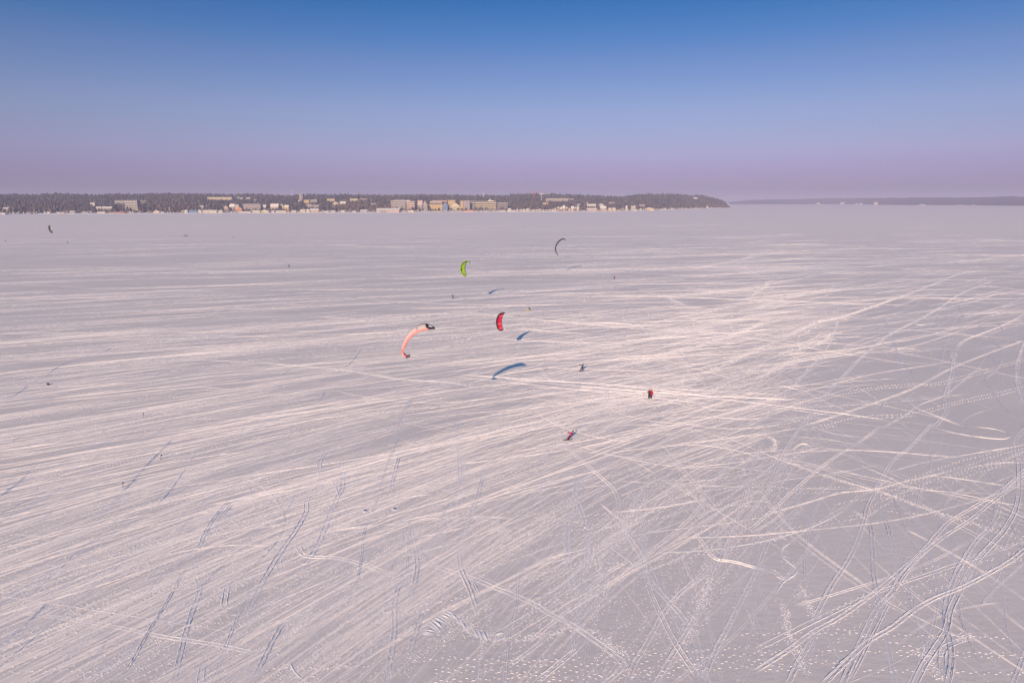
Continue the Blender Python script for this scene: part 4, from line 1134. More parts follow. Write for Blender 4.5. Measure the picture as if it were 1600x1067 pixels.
# a few buildings on the low far shore
for (a, b, t, bb, lab) in [(1276.5, 1281, 316, 317.6, 'tiny white house, leftmost on the low far shore'), (1313, 1319.5, 315.4, 317.8, 'white house with a pale roof on the low far shore, second from the left'),
                           (1337, 1341, 317.4, 318.6, 'pale shed, left of two between the white houses of the low far shore'), (1343, 1348, 317.2, 318.8, 'pale shed, right of two between the white houses of the low far shore'),
                           (1366, 1372, 315, 317.2, 'brightest white house of the low far shore'), (1437, 1446, 318.9, 320.2, 'long low pale roof on the low far shore'),
                           (1495, 1514, 319.9, 321.0, 'very long white glasshouse at the edge of the low far shore'), (1520, 1523, 319.0, 321.0, 'small white hut right of the very long white glasshouse')]:
    pc = (a + b) / 2
    d = float(np.interp(pc, FU, fd)) - 25
    x0, x1 = at_depth(a, bb, d)[0], at_depth(b, bb, d)[0]
    z1 = at_depth(pc, t + (bb - t) * .35, d)[2]
    r_ = empty('far_shore_house', ((x0 + x1) / 2, d, 0), lab, 'house', 'buildings on the low far shore')
    W = x1 - x0
    m = MB(); zb = max(at_depth(pc, bb, d)[2] - .5, 0)
    m.box(-W / 2, W / 2, 0, 16, 0, zb + (z1 - zb) * .7); m.build('wall', BM_['C'], r_)
    m = MB(); e = zb + (z1 - zb) * .7
    m.add([(-W / 2, -1, e), (W / 2, -1, e), (W / 2, 17, e), (-W / 2, 17, e), (-W / 2, 8, z1), (W / 2, 8, z1)], [(0, 1, 5, 4), (2, 3, 4, 5), (1, 2, 5), (3, 0, 4), (0, 3, 2, 1)])
    m.build('roof', BM_['S'], r_)

# masts and cranes
def lattice(root, name, h, w, m_):
    q = MB()
    for sx in (-1, 1):
        for sy in (-1, 1):
            q.tube([(sx * w, sy * w, -2), (sx * w, sy * w, h)], .22 * w / .8, 4)
    n = int(h / 2.4)
    for k in range(n):
        z0, z1 = h * k / n, h * (k + 1) / n
        s = 1 if k % 2 else -1
        for sy in (-1, 1):
            q.tube([(-s * w, sy * w, z0), (s * w, sy * w, z1)], .14 * w / .8, 4)
            q.tube([(sy * w, -s * w, z0), (sy * w, s * w, z1)], .14 * w / .8, 4)
    return q.build(name, m_, root)

for (px, pt, pb, jl, jr, w, m_, lab) in [(834, 299.6, 314.5, 827.5, 842, 1.1, METAL_R, 'red tower crane over the hill, left and taller of two'),
                                      (845.5, 302.6, 316.2, 842.5, 853, .8, METAL_W, 'white tower crane right of the red one')]:
    X, Y, z = locate(px, pb)
    root = empty('tower_crane', (X, Y, z), lab, 'crane')
    h = at_depth(px, pt + 1.2, Y)[2] - z
    lattice(root, 'mast', h, w, m_)
    a, b = at_depth(jl, pt, Y)[0] - X, at_depth(jr, pt, Y)[0] - X
    q = MB()
    q.tube([(a, 0, h + .6), (b, 0, h + .6)], .45, 5); q.tube([(a * .9, -.6, h + 1.8), (b * .95, -.6, h + 1.6)], .3, 5)
    for k in range(14):
        x = a + (b - a) * k / 13
        q.tube([(x, 0, h + .6), (x + (b - a) / 26, -.6, h + 1.7)], .2, 4)
    jib = q.build('jib', m_, root)
    q = MB(); q.tube([(0, 0, h), (0, 0, h + 4.2)], [1.0, .4], 4); q.tube([(0, 0, h + 4), (a * .9, 0, h + 1.4)], .16, 4); q.tube([(0, 0, h + 4), (b * .7, 0, h + 1.4)], .16, 4)
    q.build('apex', m_, root)
    q = MB(); q.box(.9, 2.6, -1, 1, h - 1.6, h + .5); q.build('cab', BM_['W'], root)
    q = MB(); q.box(a, a + 3.2, -1, 1, h - 1.6, h + .3); q.build('counterweight', BM_['G'], root)
    PLACED.append((px - .6, px + .6, pb, Y, pt))
for (px, pt, pb, head, lab) in [(707.3, 295.6, 313, 0, 'very thin tall radio mast over the orange-yellow block'), (755.4, 300.4, 312.4, 1, 'white telecom tower with a knob on top above the balcony hotel'),
                                (266.5, 323.8, 332, 0, 'thin pale flagpole-like mast on the left shore'), (458.5, 297.2, 305.5, 0, 'faint thin mast on the crest left of the slim tower')]:
    X, Y, z = locate(px, pb)
    root = empty('radio_mast', (X, Y, z), lab, 'mast')
    h = at_depth(px, pt, Y)[2] - z
    q = MB(); q.tube([(0, 0, -1), (0, 0, h)], [.75 if not head else 1.0, .3 if not head else .8], 8); q.build('pole', METAL_W, root)
    q = MB(); q.tube([(0, 0, h * .97), (0, 0, h * 1.0 + .6)], 1.5 if head else .6, 10); q.build('antenna', METAL_W, root)
    PLACED.append((px - .5, px + .5, pb, Y, pt))

# ------------------------------------------------------------------ woods on the hill (one mass) and frosted scrub by the water
def crowns(n, rlo, rhi, hlo, hhi, vlo, vhi, shape, keep_fn=None):
    px = rng.uniform(-250, 1138, n)
    v = rng.uniform(vlo, vhi, n)
    r = ratio(px)
    Y = np.interp(r, RU, DS) + v * np.interp(r, RU, WID)
    X = r * Y
    z = terrain(X, Y)
    h = rng.uniform(hlo, hhi, n) * np.where(rng.uniform(0, 1, n) < .06, 1.25, 1)
    h = np.minimum(h, 7 + np.interp(r, RU, ZR) * .6)
    rad = rng.uniform(rlo, rhi, n)
    if keep_fn is not None:
        k = keep_fn(px, v); X, Y, z, h, rad, px = [a[k] for a in (X, Y, z, h, rad, px)]
    tpx, tpy = project(X, Y, z + h)
    hwid = rad / Y * FPX
    keep = np.ones(len(X), bool)
    for (a, b, pb, by, pt) in PLACED:
        clash = (Y < by + 3) & (tpx + hwid > a - .3) & (tpx - hwid < b + .3) & (tpy < pb - (pb - pt) * .5)
        clash |= (np.abs(Y - by - 8) < 12) & (tpx + hwid > a) & (tpx - hwid < b)
        keep &= ~clash
    X, Y, z, h, rad = [a[keep] for a in (X, Y, z, h, rad)]
    n = len(X)
    prof_h, prof_r = shape
    K, S = len(prof_h), 6
    a = (np.arange(S) * 2 * np.pi / S)[None, None, :] + rng.uniform(0, 6, (n, 1, 1))
    rr = rad[:, None, None] * np.array(prof_r)[None, :, None] * rng.uniform(.65, 1.3, (n, K, S))
    vx = X[:, None, None] + np.cos(a) * rr
    vy = Y[:, None, None] + np.sin(a) * rr
    vz = (z[:, None, None] + h[:, None, None] * (np.array(prof_h)[None, :, None] + rng.normal(0, .03, (n, K, S))))
    v3 = np.stack([vx, vy, np.broadcast_to(vz, vx.shape)], -1).reshape(-1, 3)
    f = []
    for k in range(K - 1):
        for s in range(S):
            f.append([k * S + s, k * S + (s + 1) % S, (k + 1) * S + (s + 1) % S, (k + 1) * S + s])
    f = np.array(f)[None] + (np.arange(n) * K * S)[:, None, None]
    return v3, f.reshape(-1, 4)

def wood_mat(name, c0, c1, c2):
    m = bpy.data.materials.new(name); m.use_nodes = True
    n, l = m.node_tree.nodes, m.node_tree.links
    b = n['Principled BSDF']; b.inputs['Roughness'].default_value = .9; b.inputs['Specular IOR Level'].default_value = .1
    g = n.new('ShaderNodeNewGeometry'); r = n.new('ShaderNodeValToRGB')
    e = r.color_ramp.elements; e.new(.5)
    for x, (p, c) in zip(e, [(0, c0), (.55, c1), (1, c2)]): x.position = p; x.color = (*c, 1)
    l.new(g.outputs['Random Per Island'], r.inputs[0]); l.new(r.outputs[0], b.inputs['Base Color'])
    return m
CONIF = wood_mat('pine_foliage', (.036, .042, .056), (.070, .072, .092), (.12, .108, .128))  # distance haze put into the foliage colours: paler and bluer
BARE = wood_mat('bare_twigs', (.075, .055, .055), (.12, .09, .09), (.19, .15, .15))
FROST = wood_mat('frosted_twigs', (.20, .15, .16), (.38, .33, .35), (.62, .58, .60))
bare_zone = lambda px, v: (np.interp(px, [-250, 0, 60, 200, 260, 300, 340, 500, 540, 600, 640, 860, 960, 1000, 1060, 1139], [.3, .3, .5, .4, .8, .7, .2, .4, .8, .8, .3, .6, .6, .4, .3, .8]) * (1.25 - v) > rng.uniform(0, 1, len(px)))
v, f = crowns(24000, 2.4, 5.2, 7, 19, .05, 1.12, ([.12, .35, .7, 1.0], [.7, 1.0, .7, .12]), lambda a, b: ~bare_zone(a, b))
set_props(np_mesh('pine_wood', v, f, CONIF), 'dark hazy pine wood covering the long hill behind the town', 'wood', kind='stuff')
v, f = crowns(26000, 1.6, 4.2, 7, 14, .035, 1.05, ([.08, .4, .75, 1.0], [.35, 1.0, .8, .25]), bare_zone)
set_props(np_mesh('bare_wood', v, f, BARE), 'brownish mauve bare winter trees between the pines and the houses', 'wood', kind='stuff')
v, f = crowns(4200, .7, 2.2, 2, 6.5, .008, .06, ([0, .4, .8, 1.0], [.6, 1.0, .7, .2]), lambda a, b: np.interp(a, [-250, 280, 320, 740, 1060, 1139], [.25, .3, .7, 1, .8, .2]) > rng.uniform(0, 1, len(a)))
set_props(np_mesh('frosted_scrub', v, f, FROST), 'pale frosted bushes and reeds along the lake edge', 'scrub', kind='stuff')

# ------------------------------------------------------------------ kites
def fabric(name, col, rough=.55): 
    m = mat(name, col, rough, .3)
    return m
F = {k: fabric('fabric_' + k, c) for k, c in dict(salmon=(.84, .25, .24), palepink=(.70, .50, .51), snowwhite=(.56, .49, .49), pinkwhite=(.58, .48, .52), black=(.015, .013, .018), red=(.62, .012, .05), white=(.8, .78, .78),
     darkred=(.30, .01, .03), green=(.05, .26, .06), lime=(.27, .47, .02), olive=(.24, .32, .04), teal=(.03, .25, .30), grey=(.12, .14, .15), darkgrey=(.05, .05, .055), purple=(.10, .02, .07)).items()}

def grid_skin(le, te, arc_n, n_ch, camber, side, t0, t1):
    """canopy strip between leading and trailing edge, arc fraction t0..t1"""
    i = np.linspace(t0, t1, arc_n)
    k = np.linspace(0, 1, len(le))
    L = np.stack([np.interp(i, k, le[:, j]) for j in range(3)], -1)
    T = np.stack([np.interp(i, k, te[:, j]) for j in range(3)], -1)
    s = np.linspace(0, 1, n_ch)
    P = L[:, None] * (1 - s[None, :, None]) + T[:, None] * s[None, :, None]
    cen = le.mean(0)
    ch = T - L
    tan = np.gradient(L, axis=0)
    nr = np.cross(tan, ch); nr /= np.maximum(np.linalg.norm(nr, axis=1)[:, None], 1e-6)
    if np.mean(np.sum(nr * (L - cen), 1)) < 0: nr = -nr
    P = P + nr[:, None, :] * (camber * np.sin(np.pi * s ** .7) * np.linalg.norm(ch, axis=1)[:, None])[:, :, None]
    return P, nr

def kite(name, le_px, Y, chord_vec, taper, label, panels, le_col, strut_ts, strut_col, te_shift=0.0, dbulge=0.0, le_r=.13, camber=.09, le_segments=None):
    """le_px: leading edge as seen; chord_vec: world vector from leading to trailing edge at mid span; taper: chord fraction along span"""
    a = np.array(le_px, float)
    n = len(a)
    q = np.vstack([2 * a[0] - a[1], a, 2 * a[-1] - a[-2]])
    out = []
    for i in range(1, len(q) - 2):
        t = np.linspace(0, 1, 8, endpoint=False)[:, None]
        A, B, Cc, D = q[i - 1], q[i], q[i + 1], q[i + 2]
        out.append(.5 * ((2 * B) + (Cc - A) * t + (2 * A - 5 * B + 4 * Cc - D) * t ** 2 + (3 * B - A - 3 * Cc + D) * t ** 3))
    out.append(a[-1:]); a = np.vstack(out)
    N = len(a)
    tt = np.linspace(0, 1, N)
    le = np.array([at_depth(x, y, Y + dbulge * math.sin(math.pi * t)) for (x, y), t in zip(a, tt)])
    tap = np.interp(tt, np.linspace(0, 1, len(taper)), taper)
    te = le + np.array(chord_vec)[None] * tap[:, None] + np.array([0, te_shift, 0])[None] * (1 - tap)[:, None]
    org = le.mean(0)
    root = empty(name, org, label, 'kite')
    le = le - org; te = te - org
    # canopy panels, each with a real cloth thickness
    def panel(nm, t0, t1, m_, s0=0.0, s1=1.0, lift=0.0, parent=None):
        P, nr = grid_skin(le, te, max(4, int(40 * (t1 - t0))), 9, camber, 1, t0, t1)
        j0, j1 = int(round(s0 * 8)), int(round(s1 * 8)) + 1
        P = P[:, j0:j1]
        up = P + nr[:, None] * (.012 + lift); dn = P - nr[:, None] * (.012 + lift)
        na, nb = P.shape[:2]
        v = np.concatenate([up.reshape(-1, 3), dn.reshape(-1, 3)])
        fs = []
        o = na * nb
        ix = lambda i, j: i * nb + j
        for i in range(na - 1):
            for j in range(nb - 1):
                fs.append((ix(i, j), ix(i + 1, j), ix(i + 1, j + 1), ix(i, j + 1)))
                fs.append((o + ix(i, j), o + ix(i, j + 1), o + ix(i + 1, j + 1), o + ix(i + 1, j)))
        for i in range(na - 1):
            for j in (0, nb - 1): fs.append((ix(i, j), ix(i + 1, j), o + ix(i + 1, j), o + ix(i, j)))
        for j in range(nb - 1):
            for i in (0, na - 1): fs.append((ix(i, j), ix(i, j + 1), o + ix(i, j + 1), o + ix(i, j)))
        m = MB(); m.v = [tuple(x) for x in v]; m.f = fs
        return m.build(nm, m_, root if parent is None else parent, True)
    for (nm, t0, t1, mk, s0, s1, lift) in panels:
        panel(nm, t0, t1, F[mk], s0, s1, lift)
    for (t0, t1, mk, mult) in (le_segments or [(0, 1, le_col, 1)]):
        i = np.linspace(t0, t1, max(4, int(30 * (t1 - t0))))
        P = np.stack([np.interp(i, tt, le[:, j]) for j in range(3)], -1)
        rad = le_r * mult * (.45 + .55 * np.sin(np.pi * np.clip(i, .04, .96)) ** .6)
        m = MB(); m.tube(P, list(rad), 10); m.build('leading_edge', F[mk], root, True)
    for t in strut_ts:
        P, nr = grid_skin(le, te, 3, 9, camber, 1, max(0, t - .002), min(1, t + .002))
        m = MB(); m.tube([p - nr[1] * .05 for p in P[1]], [.07, .065, .06, .055, .05, .045, .04, .035, .03], 8)
        m.build('strut', F[strut_col], root, True)
    return root

# salmon kite nearest the camera: white canopy seen from inside, black tips
kite('power_kite', [(680, 513), (674, 513.6), (667, 513.8), (660, 515.5), (652, 518.5), (644, 523.5), (637, 531), (632, 540), (629, 547), (629.4, 552.5), (632.5, 556.6), (637, 557.4), (640.6, 555.2)], 92.7,
     (-.28, 1.1, .56), [.12, .75, 1.05, 1.1, 1, .95, .9, .85, .8, .6, .35, .12],
     'large salmon-pink kite with black tips flying nearest over the lake', 
     [('canopy', .33, .84, 'palepink', 0, 1, 0), ('canopy', .17, .33, 'snowwhite', 0, 1, 0), ('tip_panel', 0, .17, 'black', 0, 1, .004), ('tip_panel', .84, 1, 'black', 0, 1, .004),
      ('trailing_band', .02, .30, 'darkgrey', .86, 1, .02), ('tip_window', .05, .13, 'white', .25, .72, .02), ('tip_window', .86, .94, 'pinkwhite', .3, .7, .02)],
     'salmon', [.17, .31, .50, .66, .80], 'darkred', le_r=.165, le_segments=[(.14, .87, 'salmon', 1), (0, .14, 'black', .8), (.87, 1, 'purple', 1.3)])
# red kite
kite('power_kite', [(788.5, 489.3), (784, 489.0), (780, 491.3), (777.3, 495.5), (776, 500.5), (775.8, 505.5), (776.8, 510.5), (778.5, 514.3), (781.5, 516.8)], 160,
     (1.22, .95, .05), [.12, .65, 1, 1.05, 1.05, 1.05, 1.0, .95, .62],
     'crimson kite with a black leading edge right of the salmon one',
     [('canopy', 0.10, 1, 'red', 0, 1, 0), ('tip_panel', 0, .10, 'grey', 0, 1, .004), ('trailing_band', .18, .95, 'pinkwhite', .88, 1, .015), ('tip_panel', .93, 1, 'black', 0, 1, .01)],
     'black', [.36, .66, .85], 'pinkwhite', le_r=.14, camber=.12)
# green kite
kite('power_kite', [(733.2, 411.5), (732.3, 408.6), (728.5, 407.8), (724.6, 409.3), (721.4, 412.8), (719.8, 417.5), (719.9, 422.5), (721.5, 427), (724.2, 430.6), (726.8, 432.4)], 240,
     (1.30, 1.1, .08), [.2, .38, .55, .95, 1.15, 1.2, 1.15, 1.05, .8, .3],
     'lime and dark green kite with an olive tip', 
     [('canopy', .38, .82, 'lime', 0, 1, 0), ('green_panel', .22, .38, 'green', 0, 1, .003), ('tip_panel', 0, .22, 'olive', 0, 1, 0), ('tip_panel', .82, 1, 'olive', 0, 1, .003), ('trailing_band', .24, .80, 'teal', .88, 1, .014),  # includes the dark green cloth segment next to the upper tip
      ('patch', .62, .68, 'black', .0, .35, .02)],
     'olive', [.38, .6, .8], 'lime', le_r=.14)
# black kite, seen edge on
kite('power_kite', [(883.8, 374.8), (880.5, 373.6), (877, 374.6), (873, 377.6), (870, 381.5), (868.2, 386), (867.8, 390), (869, 394.2), (871.8, 399)], 334,
     (.15, 2.1, .22), [.25, .8, 1, 1, 1, 1, 1, .9, .3],
     'thin black sickle-shaped kite seen edge on beyond the others', 
     [('canopy', .1, .9, 'black', 0, 1, 0), ('tip_panel', 0, .1, 'darkgrey', 0, 1, .004), ('tip_panel', .9, 1, 'darkgrey', 0, 1, .004)],
     'black', [.25, .5, .72, .84], 'darkgrey', le_r=.30)
# far left grey kite
kite('power_kite', [(77.2, 352.2), (75.8, 354), (76.0, 357), (77.4, 360.5), (79.6, 363.6), (80.9, 364.4)], 640,
     (1.6, 1.4, .15), [.35, 1, 1.1, 1, .8, .35],
     'small dark grey kite alone at the far left below the shore',
     [('canopy', .0, 1, 'grey', 0, 1, 0), ('trailing_band', .05, .6, 'white', .8, 1, .03)], 'darkgrey', [.5], 'darkgrey', le_r=.28)
kite('power_kite', [(286.6, 369.0), (288, 368.4), (289.6, 368.2), (291, 368.2), (292, 368.8), (292.2, 369.8)], 690,
     (.2, 1.4, .1), [.5, .9, 1, 1, .8, .4],
     'tiny flat black kite hanging low over the ice in the distance',
     [('canopy', .0, 1, 'black', 0, 1, 0)], 'black', [.5], 'black', le_r=.3)

# ------------------------------------------------------------------ people
SKIN = mat('skin', (.55, .34, .26), .6)
CL = {k: mat('cloth_' + k, c, .8, .2, .15, 12) for k, c in dict(black=(.012, .011, .014), darkblue=(.012, .03, .12), blue=(.03, .10, .32), red=(.70, .015, .03), crimson=(.50, .01, .07),
      plum=(.13, .012, .055), grey=(.10, .10, .11), brown=(.12, .04, .03), yellow=(.75, .55, .03), char=(.016, .014, .018)).items()}

def skin_mesh(name, pts, edges, rad, m_, parent, sub=1):
    me = bpy.data.meshes.new('tmp')
    me.from_pydata([tuple(p) for p in pts], edges, [])
    o = bpy.data.objects.new('tmp', me); C.objects.link(o)
    sm = o.modifiers.new('skin', 'SKIN'); sm.use_smooth_shade = True
    for i, r_ in enumerate(rad):
        me.skin_vertices[0].data[i].radius = (r_, r_)
    me.skin_vertices[0].data[0].use_root = True
    ss = o.modifiers.new('sub', 'SUBSURF'); ss.levels = sub; ss.render_levels = sub
    dg = bpy.context.evaluated_depsgraph_get()
    dg.update()
    nm_ = bpy.data.meshes.new_from_object(o.evaluated_get(dg))
    nm_.name = name
    nm_.materials.clear()
    bpy.data.objects.remove(o); bpy.data.meshes.remove(me)
    return link_mesh(name, nm_, m_, parent)

def person(loc, J, label, jacket, trousers, hat, boots='black', group=None, face=0.0, glove='black', long_coat=False):
    """J: joints in metres about the feet: pelvis, chest, neck, head, (sh,el,ha)L/R, (hip,kn,an)L/R, toeL/R"""
    V3 = {k: Vector(v) for k, v in J.items()}
    root = empty('person', loc, label, 'person', group)
    names = ['pelvis', 'chest', 'neck', 'head', 'shL', 'elL', 'haL', 'shR', 'elR', 'haR', 'hipL', 'knL', 'anL', 'hipR', 'knR', 'anR', 'toeL', 'toeR']
    ix = {n: i for i, n in enumerate(names)}
    E_ = [('pelvis', 'chest'), ('chest', 'neck'), ('neck', 'head'), ('chest', 'shL'), ('shL', 'elL'), ('elL', 'haL'), ('chest', 'shR'), ('shR', 'elR'), ('elR', 'haR'),
          ('pelvis', 'hipL'), ('hipL', 'knL'), ('knL', 'anL'), ('pelvis', 'hipR'), ('hipR', 'knR'), ('knR', 'anR'), ('anL', 'toeL'), ('anR', 'toeR')]
    RD = [.12, .14, .06, .105, .065, .045, .035, .065, .045, .035, .085, .062, .045, .085, .062, .045, .04, .04]
    pts = [V3[n] for n in names]; ed = [(ix[a], ix[b]) for a, b in E_]; rd = list(RD)
    # hands: five short fingers each, slightly curled
    for s in 'LR':
        w = V3['ha' + s]; d = (w - V3['el' + s]).normalized()
        sd = d.cross(Vector((0, 0, 1)))
        sd = sd.normalized() if sd.length > .1 else Vector((1, 0, 0))
        base = len(pts); palm = w + d * .07
        pts.append(palm); rd.append(.032); ed.append((ix['ha' + s], base))
        for k, (o, L) in enumerate([(-.035, .07), (-.012, .08), (.012, .075), (.035, .06)]):
            b = len(pts)
            pts.append(palm + sd * o + d * (L * .55)); pts.append(palm + sd * o * 1.1 + d * L * .9 + Vector((0, 0, -.02)))
            rd += [.011, .009]; ed += [(base, b), (b, b + 1)]
        b = len(pts)
        pts.append(w + d * .03 + sd * -.045); pts.append(w + d * .07 + sd * -.06)
        rd += [.012, .010]; ed += [(ix['ha' + s], b), (b, b + 1)]
    body = skin_mesh('body', pts, ed, rd, SKIN, root)
    def piece(nm, seq, rads, m_, br=()):
        p = [V3[a] if isinstance(a, str) else Vector(a) for a in seq]
        return skin_mesh(nm, p, list(br) if br else [(i, i + 1) for i in range(len(p) - 1)], rads, m_, root)
    piece('jacket', ['pelvis', 'chest', 'neck', 'shL', 'elL', 'haL', 'shR', 'elR', 'haR'], [.15, .17, .07, .09, .07, .055, .09, .07, .055], CL[jacket],
          [(0, 1), (1, 2), (1, 3), (3, 4), (4, 5), (1, 6), (6, 7), (7, 8)])
    low = V3['pelvis'] + (V3['pelvis'] - V3['chest']) * .05
    piece('trousers', [tuple(low), 'hipL', 'knL', 'anL', 'hipR', 'knR', 'anR'], [.14, .11, .088, .075, .11, .088, .075], CL[trousers],
          [(0, 1), (1, 2), (2, 3), (0, 4), (4, 5), (5, 6)])
    if long_coat:
        pv_ = V3['pelvis']; m = MB()
        m.tube([pv_ + Vector((0, 0, .18)), pv_, pv_ + Vector((0, 0, -.22)), pv_ + Vector((0, 0, -.40))], [.14, .15, .165, .17], 14)
        m.build('coat_skirt', CL[jacket], root, True)
    for s in 'LR':
        an, to = V3['an' + s], V3['toe' + s]
        piece('boot', [tuple(an + (an - V3['kn' + s]).normalized() * -.12), tuple(an + Vector((0, 0, -.01))), tuple(to)], [.085, .08, .06], CL[boots])
        d = (V3['ha' + s] - V3['el' + s]).normalized()
        piece('glove', [tuple(V3['ha' + s] - d * .02), tuple(V3['ha' + s] + d * .07), tuple(V3['ha' + s] + d * .13)], [.052, .058, .035], CL[glove])
    hd = V3['head']; hx = (hd - V3['neck']).normalized()
    # hat / helmet over the upper head, face parts below it
    m = MB()
    c = hd + hx * .05
    vs, fs = [], []
    ax = hx; bx_ = ax.cross(Vector((0, 1, 0))).normalized(); cx = ax.cross(bx_)
    for j in range(6):
        t = (math.pi * .56) * j / 5
        for i in range(12):
            a = 2 * math.pi * i / 12
            vs.append(c + ax * math.cos(t) * .135 + (bx_ * math.cos(a) + cx * math.sin(a)) * math.sin(t) * .128)
    for j in range(5):
        for i in range(12): fs.append((j * 12 + i, (j + 1) * 12 + i, (j + 1) * 12 + (i + 1) % 12, j * 12 + (i + 1) % 12))
    fs.append(tuple(60 + i for i in range(12)))
    m.add(vs, fs); m.build('hat', CL[hat], root, True)
    f = Vector((math.sin(face), -math.cos(face), 0)); sdx = Vector((math.cos(face), math.sin(face), 0))
    m = MB(); m.ball(tuple(hd + f * .105 - hx * .01), .022, .8, 1, 1.4, 8, 6); m.build('nose', SKIN, root, True)
    for s in (-1, 1):
        m = MB(); m.ball(tuple(hd + f * .095 + sdx * s * .038 + hx * .022), .014, 1, .6, .8, 8, 6); m.build('eye', CL['black'], root, True)
        m = MB(); m.ball(tuple(hd + sdx * s * .105 - hx * .01), .028, .5, .8, 1.2, 8, 6); m.build('ear', SKIN, root, True)
    m = MB(); m.ball(tuple(hd + f * .095 - hx * .055), .022, 1.4, .5, .4, 8, 6); m.build('mouth', CL['brown'], root, True)
    return root

def stand(h=1.78, lean=(0, 0), arms='down', stride=.0, width=.13, turn=0.0):
    k = h / 1.78
    lx, ly = lean
    def at(z): return (lx * z / 1.7, ly * z / 1.7)
    J = {}
    def P(n, x, y, z): J[n] = ((x + at(z)[0]) * k, (y + at(z)[1]) * k, z * k)
    P('pelvis', 0, 0, .98); P('chest', 0, 0, 1.32); P('neck', 0, 0, 1.50); P('head', 0, 0, 1.64)
    for s, sg in (('L', -1), ('R', 1)):
        P('sh' + s, sg * .19, 0, 1.42)
        if arms == 'down': P('el' + s, sg * .26, .02, 1.14); P('ha' + s, sg * .27, -.05, .90)
        if arms == 'left': P('el' + s, -.30 + .16 * (sg > 0), -.12, 1.36 - .05 * (sg > 0)); P('ha' + s, -.62 + .12 * (sg > 0), -.18, 1.52 - .06 * (sg > 0))
        if arms == 'pocket': P('el' + s, sg * .33, .04, 1.16); P('ha' + s, sg * .20, -.10, 1.02)
        P('hip' + s, sg * .10, 0, .92); P('kn' + s, sg * width, -.04 + sg * stride * .5, .50); P('an' + s, sg * width * 1.05, sg * stride, .09)
        P('toe' + s, sg * width * 1.15, sg * stride - .17, .05)
    for n in ('anL', 'anR', 'toeL', 'toeR'):
        pass
    return J

def board(name, c, d, L, W, m_, label, cat, z=.03, tilt=0.0):
    """board with upturned tips and two bindings, lying along direction d"""
    root = empty(name, (c[0], c[1], c[2] if len(c) > 2 else 0), label, cat)
    root.rotation_euler = (0, tilt, math.atan2(d[1], d[0]))
    n = 16; vs, fs = [], []
    for i in range(n + 1):
        t = -1 + 2 * i / n
        w = W / 2 * (1 - max(0, abs(t) - .82) ** 2 * 26) * (.86 + .14 * t * t)
        w = max(w, .02)
        zz = z + max(0, abs(t) - .78) ** 2 * 3.2
        for y in (-w, w):
            vs += [(t * L / 2, y, zz), (t * L / 2, y, zz + .014)]
    for i in range(n):
        a, b = i * 4, i * 4 + 4
        fs += [(a, b, b + 2, a + 2), (a + 1, a + 3, b + 3, b + 1), (a, a + 1, b + 1, b), (a + 2, b + 2, b + 3, a + 3)]
    fs += [(0, 2, 3, 1), (n * 4, n * 4 + 1, n * 4 + 3, n * 4 + 2)]
    m = MB(); m.add(vs, fs); m.build('deck', m_, root)
    for s in (-1, 1):
        m = MB(); m.box(s * L * .17 - .09, s * L * .17 + .09, -W * .48, W * .48, z + .0155, z + .05)
        m.box(s * L * .17 - .03, s * L * .17 + .03, -W * .48, -W * .40, z + .05, z + .14); m.build('binding', CL['black'], root)
    return root

def bar(pa, pb, label):
    """control bar in the rider's hands"""
    a, b = Vector(pa), Vector(pb); c = (a + b) / 2; a -= c; b -= c
    root = empty('control_bar', c, label, 'kite bar')
    m = MB(); m.tube([a, a * .33], .018, 8); m.tube([a * .33, b * .33], .024, 8); m.tube([b * .33, b], .018, 8); m.build('bar', CL['black'], root, True)
    for e in (a, b):
        m = MB(); m.ball(tuple(e), .04, 1, 1, 1, 8, 6); m.build('float', CL['red'], root, True)
    return root

def feet(px, py): 
    g = ground(px, py); return (float(g[0]), float(g[1]), 0.0)

# nearest rider, crimson jacket, leaning back to the right against the pull
L0 = feet(886.6, 687.2)
J = {'pelvis': (.42, .12, .72), 'chest': (.70, .22, .98), 'neck': (.80, .26, 1.14), 'head': (.84, .27, 1.30),
     'shL': (.62, .05, 1.10), 'elL': (.34, -.12, 1.14), 'haL': (.06, -.22, 1.24), 'shR': (.84, .40, 1.02), 'elR': (.50, .28, 1.06), 'haR': (.16, .16, 1.20),
     'hipL': (.36, .02, .68), 'knL': (.16, -.18, .46), 'anL': (-.16, -.10, .12), 'hipR': (.50, .22, .66), 'knR': (.36, .16, .40), 'anR': (.16, .02, .12),
     'toeL': (-.26, -.26, .10), 'toeR': (.06, -.14, .10)}
person(L0, J, 'kite rider in a crimson jacket and plum trousers leaning back on a board, nearest person', 'crimson', 'plum', 'black', face=-.9)
board('snowboard', (L0[0] - .02, L0[1] - .06, 0), (.95, .25), 1.55, .28, CL['char'], 'dark snowboard under the crimson-jacketed rider', 'snowboard')
bar((L0[0] + .09, L0[1] - .32, 1.27), (L0[0] + .16, L0[1] + .28, 1.24), 'black kite bar held by the crimson-jacketed rider')
